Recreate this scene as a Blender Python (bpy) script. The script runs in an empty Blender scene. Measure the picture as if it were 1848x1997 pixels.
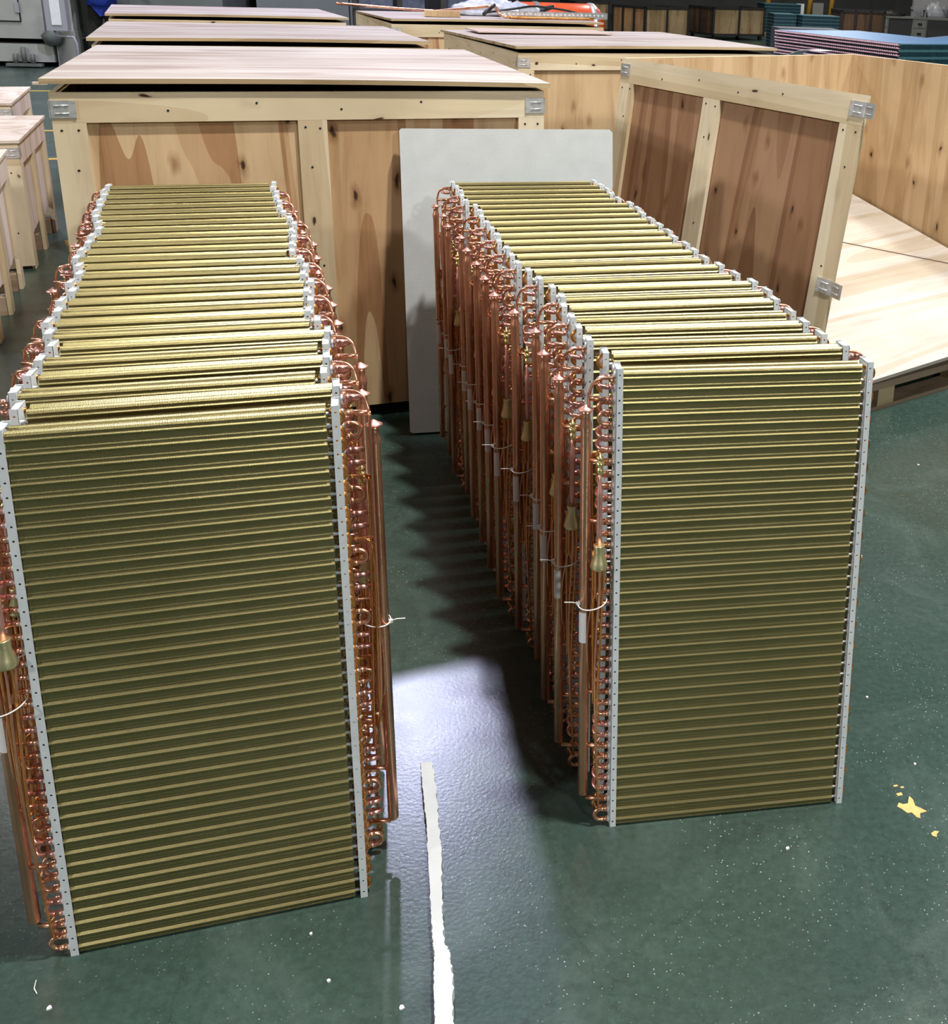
import bpy, math, random
from mathutils import Vector, Matrix, Euler
random.seed(7)
PI = math.pi
sc = bpy.context.scene
COL = sc.collection

# ------------------------------------------------------------------ camera
FPX, PITCH, ROLL, CAMH = 2018.3, 0.3112, 0.0406, 1.7359
CXP, CYP = 1280.0, 597.2
cam_d = bpy.data.cameras.new('camera'); cam = bpy.data.objects.new('camera', cam_d); COL.objects.link(cam)
fw = Vector((0, math.cos(PITCH), -math.sin(PITCH))); rt = Vector((1, 0, 0)); up = rt.cross(fw)
rt2 = rt * math.cos(ROLL) + up * math.sin(ROLL); up2 = up * math.cos(ROLL) - rt * math.sin(ROLL)
R = Matrix((rt2, up2, -fw)).transposed()
cam.matrix_world = Matrix.Translation((0, 0, CAMH)) @ R.to_4x4()
cam_d.sensor_fit = 'HORIZONTAL'; cam_d.sensor_width = 36.0
cam_d.lens = FPX / 1848 * 36.0
cam_d.shift_x = (924 - CXP) / 1848; cam_d.shift_y = (CYP - 998.5) / 1848
cam_d.clip_start = 0.05; cam_d.clip_end = 200
sc.camera = cam

# ------------------------------------------------------------------ world, lamps, exposure
sc.view_settings.view_transform = 'Standard'; sc.view_settings.look = 'None'
sc.view_settings.gamma = 1.0; sc.view_settings.use_curve_mapping = False
sc.view_settings.exposure = 0.0
w = bpy.data.worlds.new('hall_air'); sc.world = w; w.use_nodes = True
w.node_tree.nodes['Background'].inputs['Color'].default_value = (0.86, 0.93, 1.0, 1)
w.node_tree.nodes['Background'].inputs['Strength'].default_value = 0.07

def lamp(name, loc, target, power, size, color=(1, 1, 1), spec=1.0):
    l = bpy.data.lights.new(name, 'AREA'); l.shape = 'DISK'; l.size = size; l.energy = power; l.color = color
    l.specular_factor = spec
    o = bpy.data.objects.new(name, l); COL.objects.link(o); o.location = loc
    o.rotation_euler = (Vector(target) - Vector(loc)).to_track_quat('-Z', 'Y').to_euler()
    return o
# a high-bay pair, then added fill lamps, hanging 8 m over the factory floor
lamp('bay_and_fill_lamp', (1.45, 1.95, 8.0), (1.45, 1.95, 0), 820, 0.35, (1.0, 0.97, 0.9))
lamp('bay_and_fill_lamp', (-3.10, 11.8, 8.0), (-3.10, 11.8, 0), 820, 0.4, (0.70, 0.71, 1.0))
lamp('bay_and_fill_lamp', (4.6, 5.0, 8.0), (4.6, 5.0, 0), 420, 0.9, (1.0, 0.98, 0.93))  # unseen fill, added for more highlights on the copper
lamp('bay_and_fill_lamp', (-9.0, 13.0, 8.0), (-9.0, 13.0, 0), 350, 0.9, (1.0, 1.0, 0.97))  # unseen fill that keeps the grey machine lit
lamp('bay_and_fill_lamp', (2.0, 21.0, 8.0), (2.0, 21.0, 0), 600, 0.9, (1.0, 0.97, 0.92))  # unseen fill, placed to light the fronts of the far bins
lamp('bay_and_fill_lamp', (5.0, 31.0, 8.0), (5.0, 31.0, 0), 400, 0.9, (1.0, 0.96, 0.88))  # unseen fill over the far background
lamp('bay_and_fill_lamp', (-12.0, -8.0, 8.0), (-2.0, 2.0, 0), 1000, 0.9, (1.0, 0.98, 0.94))  # added behind the camera for streaks on the copper headers
lamp('bay_and_fill_lamp', (8.5, -9.0, 8.0), (1.0, 2.0, 0), 650, 0.9, (1.0, 0.98, 0.94))  # added behind the camera to brighten front faces from the right
lamp('bay_and_fill_lamp', (-14.0, 3.0, 8.0), (-4.0, 2.0, 0), 420, 0.9, (1.0, 0.98, 0.94))  # added far to the left for brighter copper

# ------------------------------------------------------------------ materials
def nt(name):
    m = bpy.data.materials.new(name); m.use_nodes = True
    t = m.node_tree; b = t.nodes['Principled BSDF']
    return m, t, b
def N(t, typ, **kw):
    n = t.nodes.new(typ)
    for k, v in kw.items():
        if k in n.inputs: n.inputs[k].default_value = v
        else: setattr(n, k, v)
    return n
def L(t, a, b): t.links.new(a, b)
def ramp(t, fac, stops):
    r = t.nodes.new('ShaderNodeValToRGB'); L(t, fac, r.inputs[0])
    e = r.color_ramp.elements
    while len(e) > 1: e.remove(e[-1])
    e[0].position = stops[0][0]; e[0].color = (*stops[0][1], 1)
    for p, c in stops[1:]:
        x = e.new(p); x.color = (*c, 1)
    return r.outputs[0]
def mix(t, fac, a, b, mode='MIX'):
    m = t.nodes.new('ShaderNodeMix'); m.data_type = 'RGBA'; m.blend_type = mode
    for i, v in ((0, fac), (6, a), (7, b)):
        if hasattr(v, 'links'): L(t, v, m.inputs[i])
        elif i == 0: m.inputs[0].default_value = v
        else: m.inputs[i].default_value = (*v, 1)
    return m.outputs[2]
def simple(name, col, rough=0.5, metal=0.0, var=0.0, scale=20, bump=0.0):
    m, t, b = nt(name)
    b.inputs['Roughness'].default_value = rough; b.inputs['Metallic'].default_value = metal
    tc = N(t, 'ShaderNodeTexCoord')
    n = N(t, 'ShaderNodeTexNoise', Scale=scale, Detail=4.0)
    L(t, tc.outputs['Object'], n.inputs['Vector'])
    lo = tuple(max(0, c * (1 - var)) for c in col); hi = tuple(min(1, c * (1 + var)) for c in col)
    c = ramp(t, n.outputs[0], [(0.3, lo), (0.7, hi)]); L(t, c, b.inputs['Base Color'])
    if bump:
        bp = N(t, 'ShaderNodeBump', Strength=bump, Distance=0.002); L(t, n.outputs[0], bp.inputs['Height']); L(t, bp.outputs[0], b.inputs['Normal'])
    return m

def copper(name, c1, c2, rough=0.27):
    m, t, b = nt(name)
    tc = N(t, 'ShaderNodeTexCoord'); oi = N(t, 'ShaderNodeObjectInfo')
    add = N(t, 'ShaderNodeVectorMath', operation='ADD'); L(t, tc.outputs['Object'], add.inputs[0]); L(t, oi.outputs['Location'], add.inputs[1])
    mpc = N(t, 'ShaderNodeMapping'); L(t, add.outputs[0], mpc.inputs['Vector']); mpc.inputs['Scale'].default_value = (1, 1, 0.25)
    n = N(t, 'ShaderNodeTexNoise', Scale=16.0, Detail=4.0, Roughness=0.55); L(t, mpc.outputs[0], n.inputs['Vector'])
    c = ramp(t, n.outputs[0], [(0.30, c1), (0.55, c2)])
    L(t, c, b.inputs['Base Color'])
    b.inputs['Metallic'].default_value = 0.92
    r = N(t, 'ShaderNodeMapRange'); L(t, n.outputs[0], r.inputs[0]); r.inputs[3].default_value = rough - 0.04; r.inputs[4].default_value = rough + 0.08
    L(t, r.outputs[0], b.inputs['Roughness'])
    return m
M = {}
M['copper'] = copper('copper_tube', (0.57, 0.245, 0.14), (0.84, 0.45, 0.29), 0.25)
M['copper_pink'] = copper('brazed_pink_copper', (0.54, 0.23, 0.19), (0.84, 0.45, 0.38), 0.27)
M['copper_orange'] = copper('orange_copper', (0.56, 0.21, 0.05), (0.82, 0.38, 0.13), 0.25)
M['copper_cap'] = copper('annealed_copper', (0.66, 0.30, 0.25), (0.86, 0.46, 0.40), 0.42)
M['brass'] = copper('brass', (0.60, 0.52, 0.24), (0.78, 0.70, 0.40), 0.36)
M['brass_bright'] = copper('bright_brass', (0.72, 0.56, 0.16), (0.90, 0.78, 0.35), 0.2)
M['rubber'] = simple('black_rubber', (0.012, 0.012, 0.012), 0.5)
M['dark'] = simple('dark_hole', (0.006, 0.006, 0.006), 0.8)
M['white_plastic'] = simple('white_plastic', (0.75, 0.75, 0.74), 0.45)
M['paper'] = simple('white_paper', (0.72, 0.73, 0.74), 0.7, var=0.04)
M['foam'] = None

def galv():
    m, t, b = nt('galvanised_steel')
    tc = N(t, 'ShaderNodeTexCoord')
    v = N(t, 'ShaderNodeTexVoronoi', Scale=60.0); L(t, tc.outputs['Object'], v.inputs['Vector'])
    n = N(t, 'ShaderNodeTexNoise', Scale=9.0, Detail=4.0); L(t, tc.outputs['Object'], n.inputs['Vector'])
    c1 = ramp(t, v.outputs['Distance'], [(0.0, (0.66, 0.71, 0.74)), (0.8, (0.76, 0.81, 0.84))])
    c2 = mix(t, 0.25, c1, ramp(t, n.outputs[0], [(0.35, (0.58, 0.63, 0.66)), (0.65, (0.82, 0.86, 0.88))]))
    L(t, c2, b.inputs['Base Color'])
    b.inputs['Metallic'].default_value = 0.12; b.inputs['Roughness'].default_value = 0.42
    return m
M['galv'] = galv()
def zinc():
    m, t, b = nt('zinc_clip_steel')
    tc = N(t, 'ShaderNodeTexCoord')
    n = N(t, 'ShaderNodeTexNoise', Scale=25.0, Detail=3.0); L(t, tc.outputs['Object'], n.inputs['Vector'])
    L(t, ramp(t, n.outputs[0], [(0.35, (0.55, 0.57, 0.58)), (0.65, (0.85, 0.86, 0.87))]), b.inputs['Base Color'])
    b.inputs['Metallic'].default_value = 0.7; b.inputs['Roughness'].default_value = 0.33
    return m
M['zinc'] = zinc()

def fins():
    m, t, b = nt('gold_coated_fins')
    tc = N(t, 'ShaderNodeTexCoord'); oi = N(t, 'ShaderNodeObjectInfo')
    mp = N(t, 'ShaderNodeMapping'); L(t, tc.outputs['Object'], mp.inputs['Vector'])
    off = N(t, 'ShaderNodeVectorMath', operation='SCALE'); L(t, oi.outputs['Random'], off.inputs[0]); off.inputs['Scale'].default_value = 37.0
    cb = N(t, 'ShaderNodeCombineXYZ'); 
    for i in range(3): L(t, oi.outputs['Random'], cb.inputs[i])
    L(t, cb.outputs[0], off.inputs[0]); L(t, off.outputs[0], mp.inputs['Location'])
    n = N(t, 'ShaderNodeTexNoise', Scale=5.0, Detail=6.0, Roughness=0.6); L(t, mp.outputs[0], n.inputs['Vector'])
    base = ramp(t, n.outputs[0], [(0.3, (0.37, 0.300, 0.132)), (0.7, (0.44, 0.365, 0.168))])
    # patches of rubbed, bruised fin edges (silver where the coating is off)
    mp2 = N(t, 'ShaderNodeMapping'); L(t, mp.outputs[0], mp2.inputs['Vector']); mp2.inputs['Scale'].default_value = (3.0, 3.0, 26.0)
    n2 = N(t, 'ShaderNodeTexNoise', Scale=2.0, Detail=8.0, Roughness=0.75); L(t, mp2.outputs[0], n2.inputs['Vector'])
    f2 = ramp(t, n2.outputs[0], [(0.63, (0, 0, 0)), (0.72, (1, 1, 1))])
    c = mix(t, f2, base, (0.60, 0.56, 0.30))
    # fine vertical fins, one every 2 mm
    wv = N(t, 'ShaderNodeTexWave', wave_type='BANDS', bands_direction='X', Scale=160.0, Distortion=0.4); L(t, tc.outputs['Object'], wv.inputs['Vector'])
    c = mix(t, 0.22, c, mix(t, wv.outputs[1], (0.10, 0.09, 0.035), (0.45, 0.42, 0.20)))
    L(t, c, b.inputs['Base Color'])
    b.inputs['Metallic'].default_value = 0.95; b.inputs['Roughness'].default_value = 0.34
    b.inputs['Anisotropic'].default_value = 0.3
    bp = N(t, 'ShaderNodeBump', Strength=0.25, Distance=0.001); L(t, wv.outputs[1], bp.inputs['Height']); L(t, bp.outputs[0], b.inputs['Normal'])
    return m
M['fins'] = fins()

def wood(name, tones, grain='Z', strip=0.28, knots=0.5, rough=0.65, contrast=1.0, streak=None):
    """veneered plywood: strips of differing tone, flowing grain, dark knots. grain axis in object space."""
    m, t, b = nt(name)
    tc = N(t, 'ShaderNodeTexCoord'); oi = N(t, 'ShaderNodeObjectInfo')
    add = N(t, 'ShaderNodeVectorMath', operation='ADD'); L(t, tc.outputs['Object'], add.inputs[0])
    sc_ = N(t, 'ShaderNodeVectorMath', operation='SCALE'); L(t, oi.outputs['Location'], sc_.inputs[0]); sc_.inputs['Scale'].default_value = 3.7
    L(t, sc_.outputs[0], add.inputs[1])
    s = {'X': (0.9, 9, 9), 'Y': (9, 0.9, 9), 'Z': (9, 9, 0.9)}[grain]
    mp = N(t, 'ShaderNodeMapping'); L(t, add.outputs[0], mp.inputs['Vector']); mp.inputs['Scale'].default_value = s
    n1 = N(t, 'ShaderNodeTexNoise', Scale=1.6, Detail=7.0, Roughness=0.62, Distortion=0.9); L(t, mp.outputs[0], n1.inputs['Vector'])
    s2 = {'X': (0.06, 1, 1), 'Y': (1, 0.06, 1), 'Z': (1, 1, 0.06)}[grain]
    mp2 = N(t, 'ShaderNodeMapping'); L(t, add.outputs[0], mp2.inputs['Vector']); mp2.inputs['Scale'].default_value = s2
    n0 = N(t, 'ShaderNodeTexNoise', Scale=1.0 / strip, Detail=1.0); L(t, mp2.outputs[0], n0.inputs['Vector'])
    base = ramp(t, n0.outputs[0], [(0.0, tones[1]), (0.40, tones[0]), (0.46, tones[2]), (0.53, tones[1]), (0.58, tones[0]), (0.63, tones[2])])
    base.node.color_ramp.interpolation = 'CONSTANT'
    nv = N(t, 'ShaderNodeTexNoise', Scale=1.7, Detail=3.0); L(t, add.outputs[0], nv.inputs['Vector'])
    base = mix(t, 0.5, base, ramp(t, nv.outputs[0], [(0.35, (0.80, 0.76, 0.70)), (0.6, (1.1, 1.1, 1.1))]), 'MULTIPLY')
    g = ramp(t, n1.outputs[0], [(0.30, (0.62, 0.52, 0.42)), (0.5, (0.96, 0.95, 0.93)), (0.72, (1.08, 1.08, 1.06))])
    c = mix(t, 0.75 * contrast, base, g, 'MULTIPLY')
    if streak:
        mp4 = N(t, 'ShaderNodeMapping'); L(t, add.outputs[0], mp4.inputs['Vector']); mp4.inputs['Scale'].default_value = tuple(x * 0.8 for x in s)
        n4 = N(t, 'ShaderNodeTexNoise', Scale=1.1, Detail=3.0, Roughness=0.5, Distortion=0.4); L(t, mp4.outputs[0], n4.inputs['Vector'])
        f4 = ramp(t, n4.outputs[0], [(0.54, (0, 0, 0)), (0.58, (1, 1, 1))])
        c = mix(t, f4, c, streak, 'MULTIPLY')
    if knots:
        sx_ = N(t, 'ShaderNodeSeparateXYZ'); L(t, add.outputs[0], sx_.inputs[0])
        xy = N(t, 'ShaderNodeMath', operation='ADD'); L(t, sx_.outputs[0], xy.inputs[0]); L(t, sx_.outputs[1], xy.inputs[1])
        cv = N(t, 'ShaderNodeCombineXYZ'); L(t, xy.outputs[0], cv.inputs[0]); L(t, sx_.outputs[2], cv.inputs[1])
        mp3 = N(t, 'ShaderNodeMapping'); L(t, cv.outputs[0], mp3.inputs['Vector']); mp3.inputs['Scale'].default_value = {'X': (1.8, 4.2, 1), 'Y': (1.8, 4.2, 1), 'Z': (4.2, 1.8, 1)}[grain]
        nd = N(t, 'ShaderNodeTexNoise', Scale=6.0, Detail=4.0); L(t, mp3.outputs[0], nd.inputs['Vector'])
        wv = N(t, 'ShaderNodeVectorMath', operation='SCALE'); L(t, nd.outputs[1], wv.inputs[0]); wv.inputs['Scale'].default_value = 0.16
        ad2 = N(t, 'ShaderNodeVectorMath', operation='ADD'); L(t, mp3.outputs[0], ad2.inputs[0]); L(t, wv.outputs[0], ad2.inputs[1])
        v = N(t, 'ShaderNodeTexVoronoi', Scale=1.5); v.voronoi_dimensions = '2D'; L(t, ad2.outputs[0], v.inputs['Vector'])
        halo = ramp(t, v.outputs['Distance'], [(0.03, (0.42, 0.26, 0.16)), (0.15, (1, 1, 1))])
        c = mix(t, 0.7 * knots, c, halo, 'MULTIPLY')
        core = ramp(t, v.outputs['Distance'], [(0.030, (1, 1, 1)), (0.055, (0, 0, 0))])
        sr = N(t, 'ShaderNodeSeparateColor'); L(t, v.outputs['Color'], sr.inputs[0])
        core = mix(t, 1.0, core, ramp(t, sr.outputs[0], [(0.9 - 0.6 * knots, (0, 0, 0)), (0.91 - 0.6 * knots, (1, 1, 1))]), 'MULTIPLY')
        c = mix(t, core, c, (0.05, 0.025, 0.014))
    L(t, c, b.inputs['Base Color']); b.inputs['Roughness'].default_value = rough
    b.inputs['Specular IOR Level'].default_value = 0.25
    bp = N(t, 'ShaderNodeBump', Strength=0.12, Distance=0.002); L(t, n1.outputs[0], bp.inputs['Height']); L(t, bp.outputs[0], b.inputs['Normal'])
    return m
PALE = [(0.58, 0.47, 0.31), (0.66, 0.56, 0.39), (0.70, 0.61, 0.45)]
MID = [(0.40, 0.225, 0.115), (0.52, 0.34, 0.19), (0.60, 0.43, 0.26)]
BROWN = [(0.245, 0.125, 0.068), (0.30, 0.165, 0.092), (0.36, 0.215, 0.125)]
PINK = [(0.42, 0.36, 0.33), (0.46, 0.41, 0.38), (0.49, 0.445, 0.415)]
M['batten'] = wood('pale_batten_wood', PALE, 'Z', 0.5, 0.25, 0.6, 0.5)
M['batten_h'] = wood('pale_rail_wood', PALE, 'X', 0.5, 0.25, 0.6, 0.5)
M['panel'] = wood('knotty_plywood', MID, 'Z', 0.24, 1.0, 0.6)
M['panel_gold'] = wood('golden_plywood', [(0.50, 0.345, 0.195), (0.54, 0.385, 0.225), (0.57, 0.415, 0.25)], 'Z', 0.5, 0.8, 0.6, 0.8)
M['panel_brown'] = wood('brown_plywood', BROWN, 'Z', 0.3, 0.8, 0.6, 0.7)
M['lid'] = wood('pinkish_lid_plywood', PINK, 'X', 0.5, 0.0, 0.6, 0.6, streak=(0.80, 0.72, 0.70))
M['lid_edge'] = wood('plywood_edge', [(0.36, 0.27, 0.16), (0.45, 0.35, 0.2), (0.5, 0.4, 0.25)], 'X', 0.2, 0.0, 0.7)
M['sheet'] = wood('fresh_birch_sheet', [(0.55, 0.475, 0.39), (0.61, 0.55, 0.49), (0.62, 0.575, 0.535)], 'X', 0.35, 0.3, 0.55, 0.55)
M['side_sheet'] = wood('pink_birch_sheet', [(0.64, 0.52, 0.43), (0.72, 0.62, 0.52), (0.74, 0.66, 0.58)], 'Z', 0.4, 0.0, 0.6, 0.4)
M['pallet'] = wood('grey_pallet_wood', [(0.22, 0.155, 0.11), (0.28, 0.2, 0.14), (0.33, 0.25, 0.18)], 'X', 0.3, 0.4, 0.75)

def floor_mat():
    m, t, b = nt('green_epoxy_floor')
    tc = N(t, 'ShaderNodeTexCoord'); P = tc.outputs['Object']
    n = N(t, 'ShaderNodeTexNoise', Scale=1.3, Detail=5.0, Roughness=0.6); L(t, P, n.inputs['Vector'])
    c = ramp(t, n.outputs[0], [(0.30, (0.026, 0.051, 0.042)), (0.55, (0.035, 0.064, 0.054)), (0.75, (0.052, 0.082, 0.071))])
    nf = N(t, 'ShaderNodeTexNoise', Scale=55.0, Detail=6.0, Roughness=0.75); L(t, P, nf.inputs['Vector'])
    c = mix(t, 0.55, c, ramp(t, nf.outputs[0], [(0.35, (0.55, 0.55, 0.55)), (0.65, (1.35, 1.35, 1.35))]), 'MULTIPLY')
    # dusty film
    nd = N(t, 'ShaderNodeTexNoise', Scale=2.6, Detail=7.0, Roughness=0.7, Distortion=0.8); L(t, P, nd.inputs['Vector'])
    fd = ramp(t, nd.outputs[0], [(0.50, (0, 0, 0)), (0.80, (0.30, 0.30, 0.30))])
    c = mix(t, fd, c, (0.16, 0.22, 0.20))
    # white foam and plaster specks
    for s_, thr, dens in ((130.0, 0.18, 0.50), (60.0, 0.10, 0.5)):
        v = N(t, 'ShaderNodeTexVoronoi', Scale=s_); L(t, P, v.inputs['Vector'])
        sp = ramp(t, v.outputs['Distance'], [(thr * 0.7, (1, 1, 1)), (thr, (0, 0, 0))])
        ng = N(t, 'ShaderNodeTexNoise', Scale=3.3, Detail=3.0); L(t, P, ng.inputs['Vector'])
        sr = N(t, 'ShaderNodeSeparateColor'); L(t, v.outputs['Color'], sr.inputs[0])
        sel = ramp(t, sr.outputs[0], [(dens + 0.12, (0, 0, 0)), (dens + 0.2, (1, 1, 1))])
        f = mix(t, 1.0, sp, sel, 'MULTIPLY')
        f = mix(t, 1.0, f, ramp(t, ng.outputs[0], [(0.42, (0, 0, 0)), (0.6, (1, 1, 1))]), 'MULTIPLY')
        c = mix(t, f, c, (0.42, 0.50, 0.48))
    # hairline cracks
    vc = N(t, 'ShaderNodeTexVoronoi', feature='DISTANCE_TO_EDGE', Scale=2.1)
    ds = N(t, 'ShaderNodeVectorMath', operation='SCALE'); L(t, nf.outputs[1], ds.inputs[0]); ds.inputs['Scale'].default_value = 0.05
    ad = N(t, 'ShaderNodeVectorMath', operation='ADD'); L(t, P, ad.inputs[0]); L(t, ds.outputs[0], ad.inputs[1]); L(t, ad.outputs[0], vc.inputs['Vector'])
    fc = ramp(t, vc.outputs[0], [(0.0, (0.45, 0.45, 0.45)), (0.004, (1, 1, 1))])
    c = mix(t, 0.6, c, fc, 'MULTIPLY')
    L(t, c, b.inputs['Base Color'])
    r = N(t, 'ShaderNodeMapRange'); L(t, nd.outputs[0], r.inputs[0]); r.inputs[3].default_value = 0.20; r.inputs[4].default_value = 0.36
    L(t, r.outputs[0], b.inputs['Roughness'])
    b.inputs['Specular IOR Level'].default_value = 0.6
    nb = N(t, 'ShaderNodeTexNoise', Scale=120.0, Detail=4.0); L(t, P, nb.inputs['Vector'])
    bp = N(t, 'ShaderNodeBump', Strength=0.35, Distance=0.001); L(t, nb.outputs[0], bp.inputs['Height']); L(t, bp.outputs[0], b.inputs['Normal'])
    return m
M['floor'] = floor_mat()
def foam_mat():
    m, t, b = nt('white_foam')
    tc = N(t, 'ShaderNodeTexCoord')
    n = N(t, 'ShaderNodeTexNoise', Scale=14.0, Detail=5.0); L(t, tc.outputs['Object'], n.inputs['Vector'])
    L(t, ramp(t, n.outputs[0], [(0.3, (0.51, 0.535, 0.545)), (0.7, (0.56, 0.585, 0.595))]), b.inputs['Base Color'])
    b.inputs['Roughness'].default_value = 0.85
    mp = N(t, 'ShaderNodeMapping'); L(t, tc.outputs['Object'], mp.inputs['Vector']); mp.inputs['Scale'].default_value = (1.2, 1.2, 60)
    n2 = N(t, 'ShaderNodeTexNoise', Scale=2.5, Detail=5.0); L(t, mp.outputs[0], n2.inputs['Vector'])
    v = N(t, 'ShaderNodeTexVoronoi', Scale=160.0); L(t, tc.outputs['Object'], v.inputs['Vector'])
    mh = N(t, 'ShaderNodeMath', operation='ADD'); L(t, n2.outputs[0], mh.inputs[0]); L(t, v.outputs[0], mh.inputs[1])
    bp = N(t, 'ShaderNodeBump', Strength=0.12, Distance=0.001); L(t, mh.outputs[0], bp.inputs['Height']); L(t, bp.outputs[0], b.inputs['Normal'])
    return m
M['foam'] = foam_mat()
M['machine'] = simple('grey_green_machine_paint', (0.33, 0.345, 0.31), 0.5, var=0.08, scale=3)
M['machine_dark'] = simple('dark_grey_green_paint', (0.115, 0.13, 0.12), 0.55, var=0.15, scale=3)
M['steel_dark'] = simple('dark_steel_frame', (0.045, 0.042, 0.04), 0.5, 0.4, var=0.3)
M['cart_wood'] = wood('old_plywood', [(0.27, 0.19, 0.095), (0.32, 0.23, 0.12), (0.36, 0.27, 0.15)], 'Z', 0.5, 0.4, 0.7)
M['cart_wood2'] = wood('old_brown_plywood', [(0.085, 0.05, 0.028), (0.11, 0.066, 0.037), (0.13, 0.08, 0.047)], 'Z', 0.5, 0.2, 0.7)
M['cart_orange'] = wood('orange_plywood', [(0.38, 0.2, 0.085), (0.42, 0.24, 0.11), (0.46, 0.28, 0.13)], 'Z', 0.5, 0.2, 0.7)
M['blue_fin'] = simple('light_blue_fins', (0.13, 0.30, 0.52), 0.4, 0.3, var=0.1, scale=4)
M['pink_bends'] = simple('pink_bend_ends', (0.62, 0.40, 0.44), 0.35, 0.2, var=0.15, scale=40)
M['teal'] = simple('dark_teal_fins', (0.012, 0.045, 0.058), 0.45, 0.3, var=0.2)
M['teal_edge'] = simple('teal_fin_edge', (0.08, 0.20, 0.24), 0.4, 0.3, var=0.1)
M['orange_paint'] = simple('orange_paint', (0.60, 0.085, 0.02), 0.3, var=0.1)
M['clear_plastic'] = simple('crumpled_white_film', (0.45, 0.47, 0.52), 0.2, var=0.3, scale=12, bump=0.8)
M['desk'] = simple('grey_desk_metal', (0.20, 0.20, 0.18), 0.45, var=0.08)
M['desk_dark'] = simple('dark_desk_metal', (0.05, 0.05, 0.048), 0.5)
M['yellow'] = simple('yellow_paint', (0.55, 0.36, 0.07), 0.5, var=0.2, scale=30)
M['yellow_steel'] = simple('yellow_steel_paint', (0.40, 0.22, 0.03), 0.45, var=0.1)
M['blue_cloth'] = simple('blue_cloth', (0.010, 0.035, 0.30), 0.8, var=0.15)
M['dark_cloth'] = simple('dark_cloth', (0.020, 0.018, 0.017), 0.85, var=0.3)
M['navy_cloth'] = simple('navy_cloth', (0.010, 0.011, 0.018), 0.85, var=0.3)
M['skin'] = simple('skin', (0.50, 0.29, 0.19), 0.5)
M['hair'] = simple('black_hair', (0.01, 0.009, 0.008), 0.6)
M['wall'] = simple('hall_wall_paint', (0.09, 0.09, 0.088), 0.8, var=0.15, scale=0.7)
M['glass_grey'] = simple('grey_panel', (0.30, 0.31, 0.33), 0.4)

# ------------------------------------------------------------------ mesh helpers
class MB:
    def __init__(s): s.v = []; s.f = []; s.m = []; s.sm = []
    def face(s, idx, mi=0, smooth=False): s.f.append(idx); s.m.append(mi); s.sm.append(smooth)
    def box(s, a, b, mi=0, T=None, bev=0.0):
        x0, y0, z0 = a; x1, y1, z1 = b; n = len(s.v)
        P = [(x0, y0, z0), (x1, y0, z0), (x1, y1, z0), (x0, y1, z0), (x0, y0, z1), (x1, y0, z1), (x1, y1, z1), (x0, y1, z1)]
        if T is not None: P = [tuple(T @ Vector(p)) for p in P]
        s.v += P
        for q in ((0, 3, 2, 1), (4, 5, 6, 7), (0, 1, 5, 4), (1, 2, 6, 5), (2, 3, 7, 6), (3, 0, 4, 7)): s.face([n + i for i in q], mi)
        return s
    def tube(s, path, r, seg=10, mi=0, cap=True):
        path = [Vector(p) for p in path]; n0 = len(s.v); rr = r if isinstance(r, (list, tuple)) else [r] * len(path)
        t0 = (path[1] - path[0]).normalized(); a = Vector((0, 0, 1)) if abs(t0.z) < 0.9 else Vector((1, 0, 0))
        u = t0.cross(a).normalized()
        for i, p in enumerate(path):
            t = (path[min(i + 1, len(path) - 1)] - path[max(i - 1, 0)]).normalized()
            u = (u - t * u.dot(t)).normalized(); w_ = t.cross(u)
            for k in range(seg):
                an = 2 * PI * k / seg; s.v.append(tuple(p + (u * math.cos(an) + w_ * math.sin(an)) * rr[i]))
        for i in range(len(path) - 1):
            for k in range(seg):
                a0 = n0 + i * seg + k; a1 = n0 + i * seg + (k + 1) % seg
                s.face([a0, a1, a1 + seg, a0 + seg], mi, True)
        if cap:
            s.face([n0 + k for k in reversed(range(seg))], mi); e = n0 + (len(path) - 1) * seg
            s.face([e + k for k in range(seg)], mi)
        return s
    def lathe(s, prof, c=(0, 0), seg=16, mi=0, sx=1.0, sy=1.0):
        n0 = len(s.v)
        for r, z in prof:
            for k in range(seg):
                an = 2 * PI * k / seg; s.v.append((c[0] + r * sx * math.cos(an), c[1] + r * sy * math.sin(an), z))
        for i in range(len(prof) - 1):
            for k in range(seg):
                a0 = n0 + i * seg + k; a1 = n0 + i * seg + (k + 1) % seg
                s.face([a0, a1, a1 + seg, a0 + seg], mi, True)
        s.face([n0 + k for k in reversed(range(seg))], mi); e = n0 + (len(prof) - 1) * seg
        s.face([e + k for k in range(seg)], mi)
        return s
    def prism(s, pts, z0, z1, mi=0, T=None, mi_side=None):
        n = len(s.v); k = len(pts)
        P = [(p[0], p[1], z0) for p in pts] + [(p[0], p[1], z1) for p in pts]
        if T is not None: P = [tuple(T @ Vector(p)) for p in P]
        s.v += P
        s.face([n + i for i in reversed(range(k))], mi); s.face([n + k + i for i in range(k)], mi)
        ms = mi if mi_side is None else mi_side
        for i in range(k): j = (i + 1) % k; s.face([n + i, n + j, n + k + j, n + k + i], ms)
        return s
    def build(s, name, mats, parent=None, loc=None, rot=None):
        me = bpy.data.meshes.new(name); me.from_pydata(s.v, [], s.f)
        if not isinstance(mats, (list, tuple)): mats = [mats]
        for m_ in mats: me.materials.append(m_)
        me.polygons.foreach_set('material_index', s.m); me.polygons.foreach_set('use_smooth', s.sm)
        me.update()
        o = bpy.data.objects.new(name, me); COL.objects.link(o)
        if parent: o.parent = parent
        if loc is not None: o.location = loc
        if rot is not None: o.rotation_euler = rot
        return o
def tag(o, label=None, cat=None, group=None, kind=None):
    if label: o['label'] = label
    if cat: o['category'] = cat
    if group: o['group'] = group
    if kind: o['kind'] = kind
    return o
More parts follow.
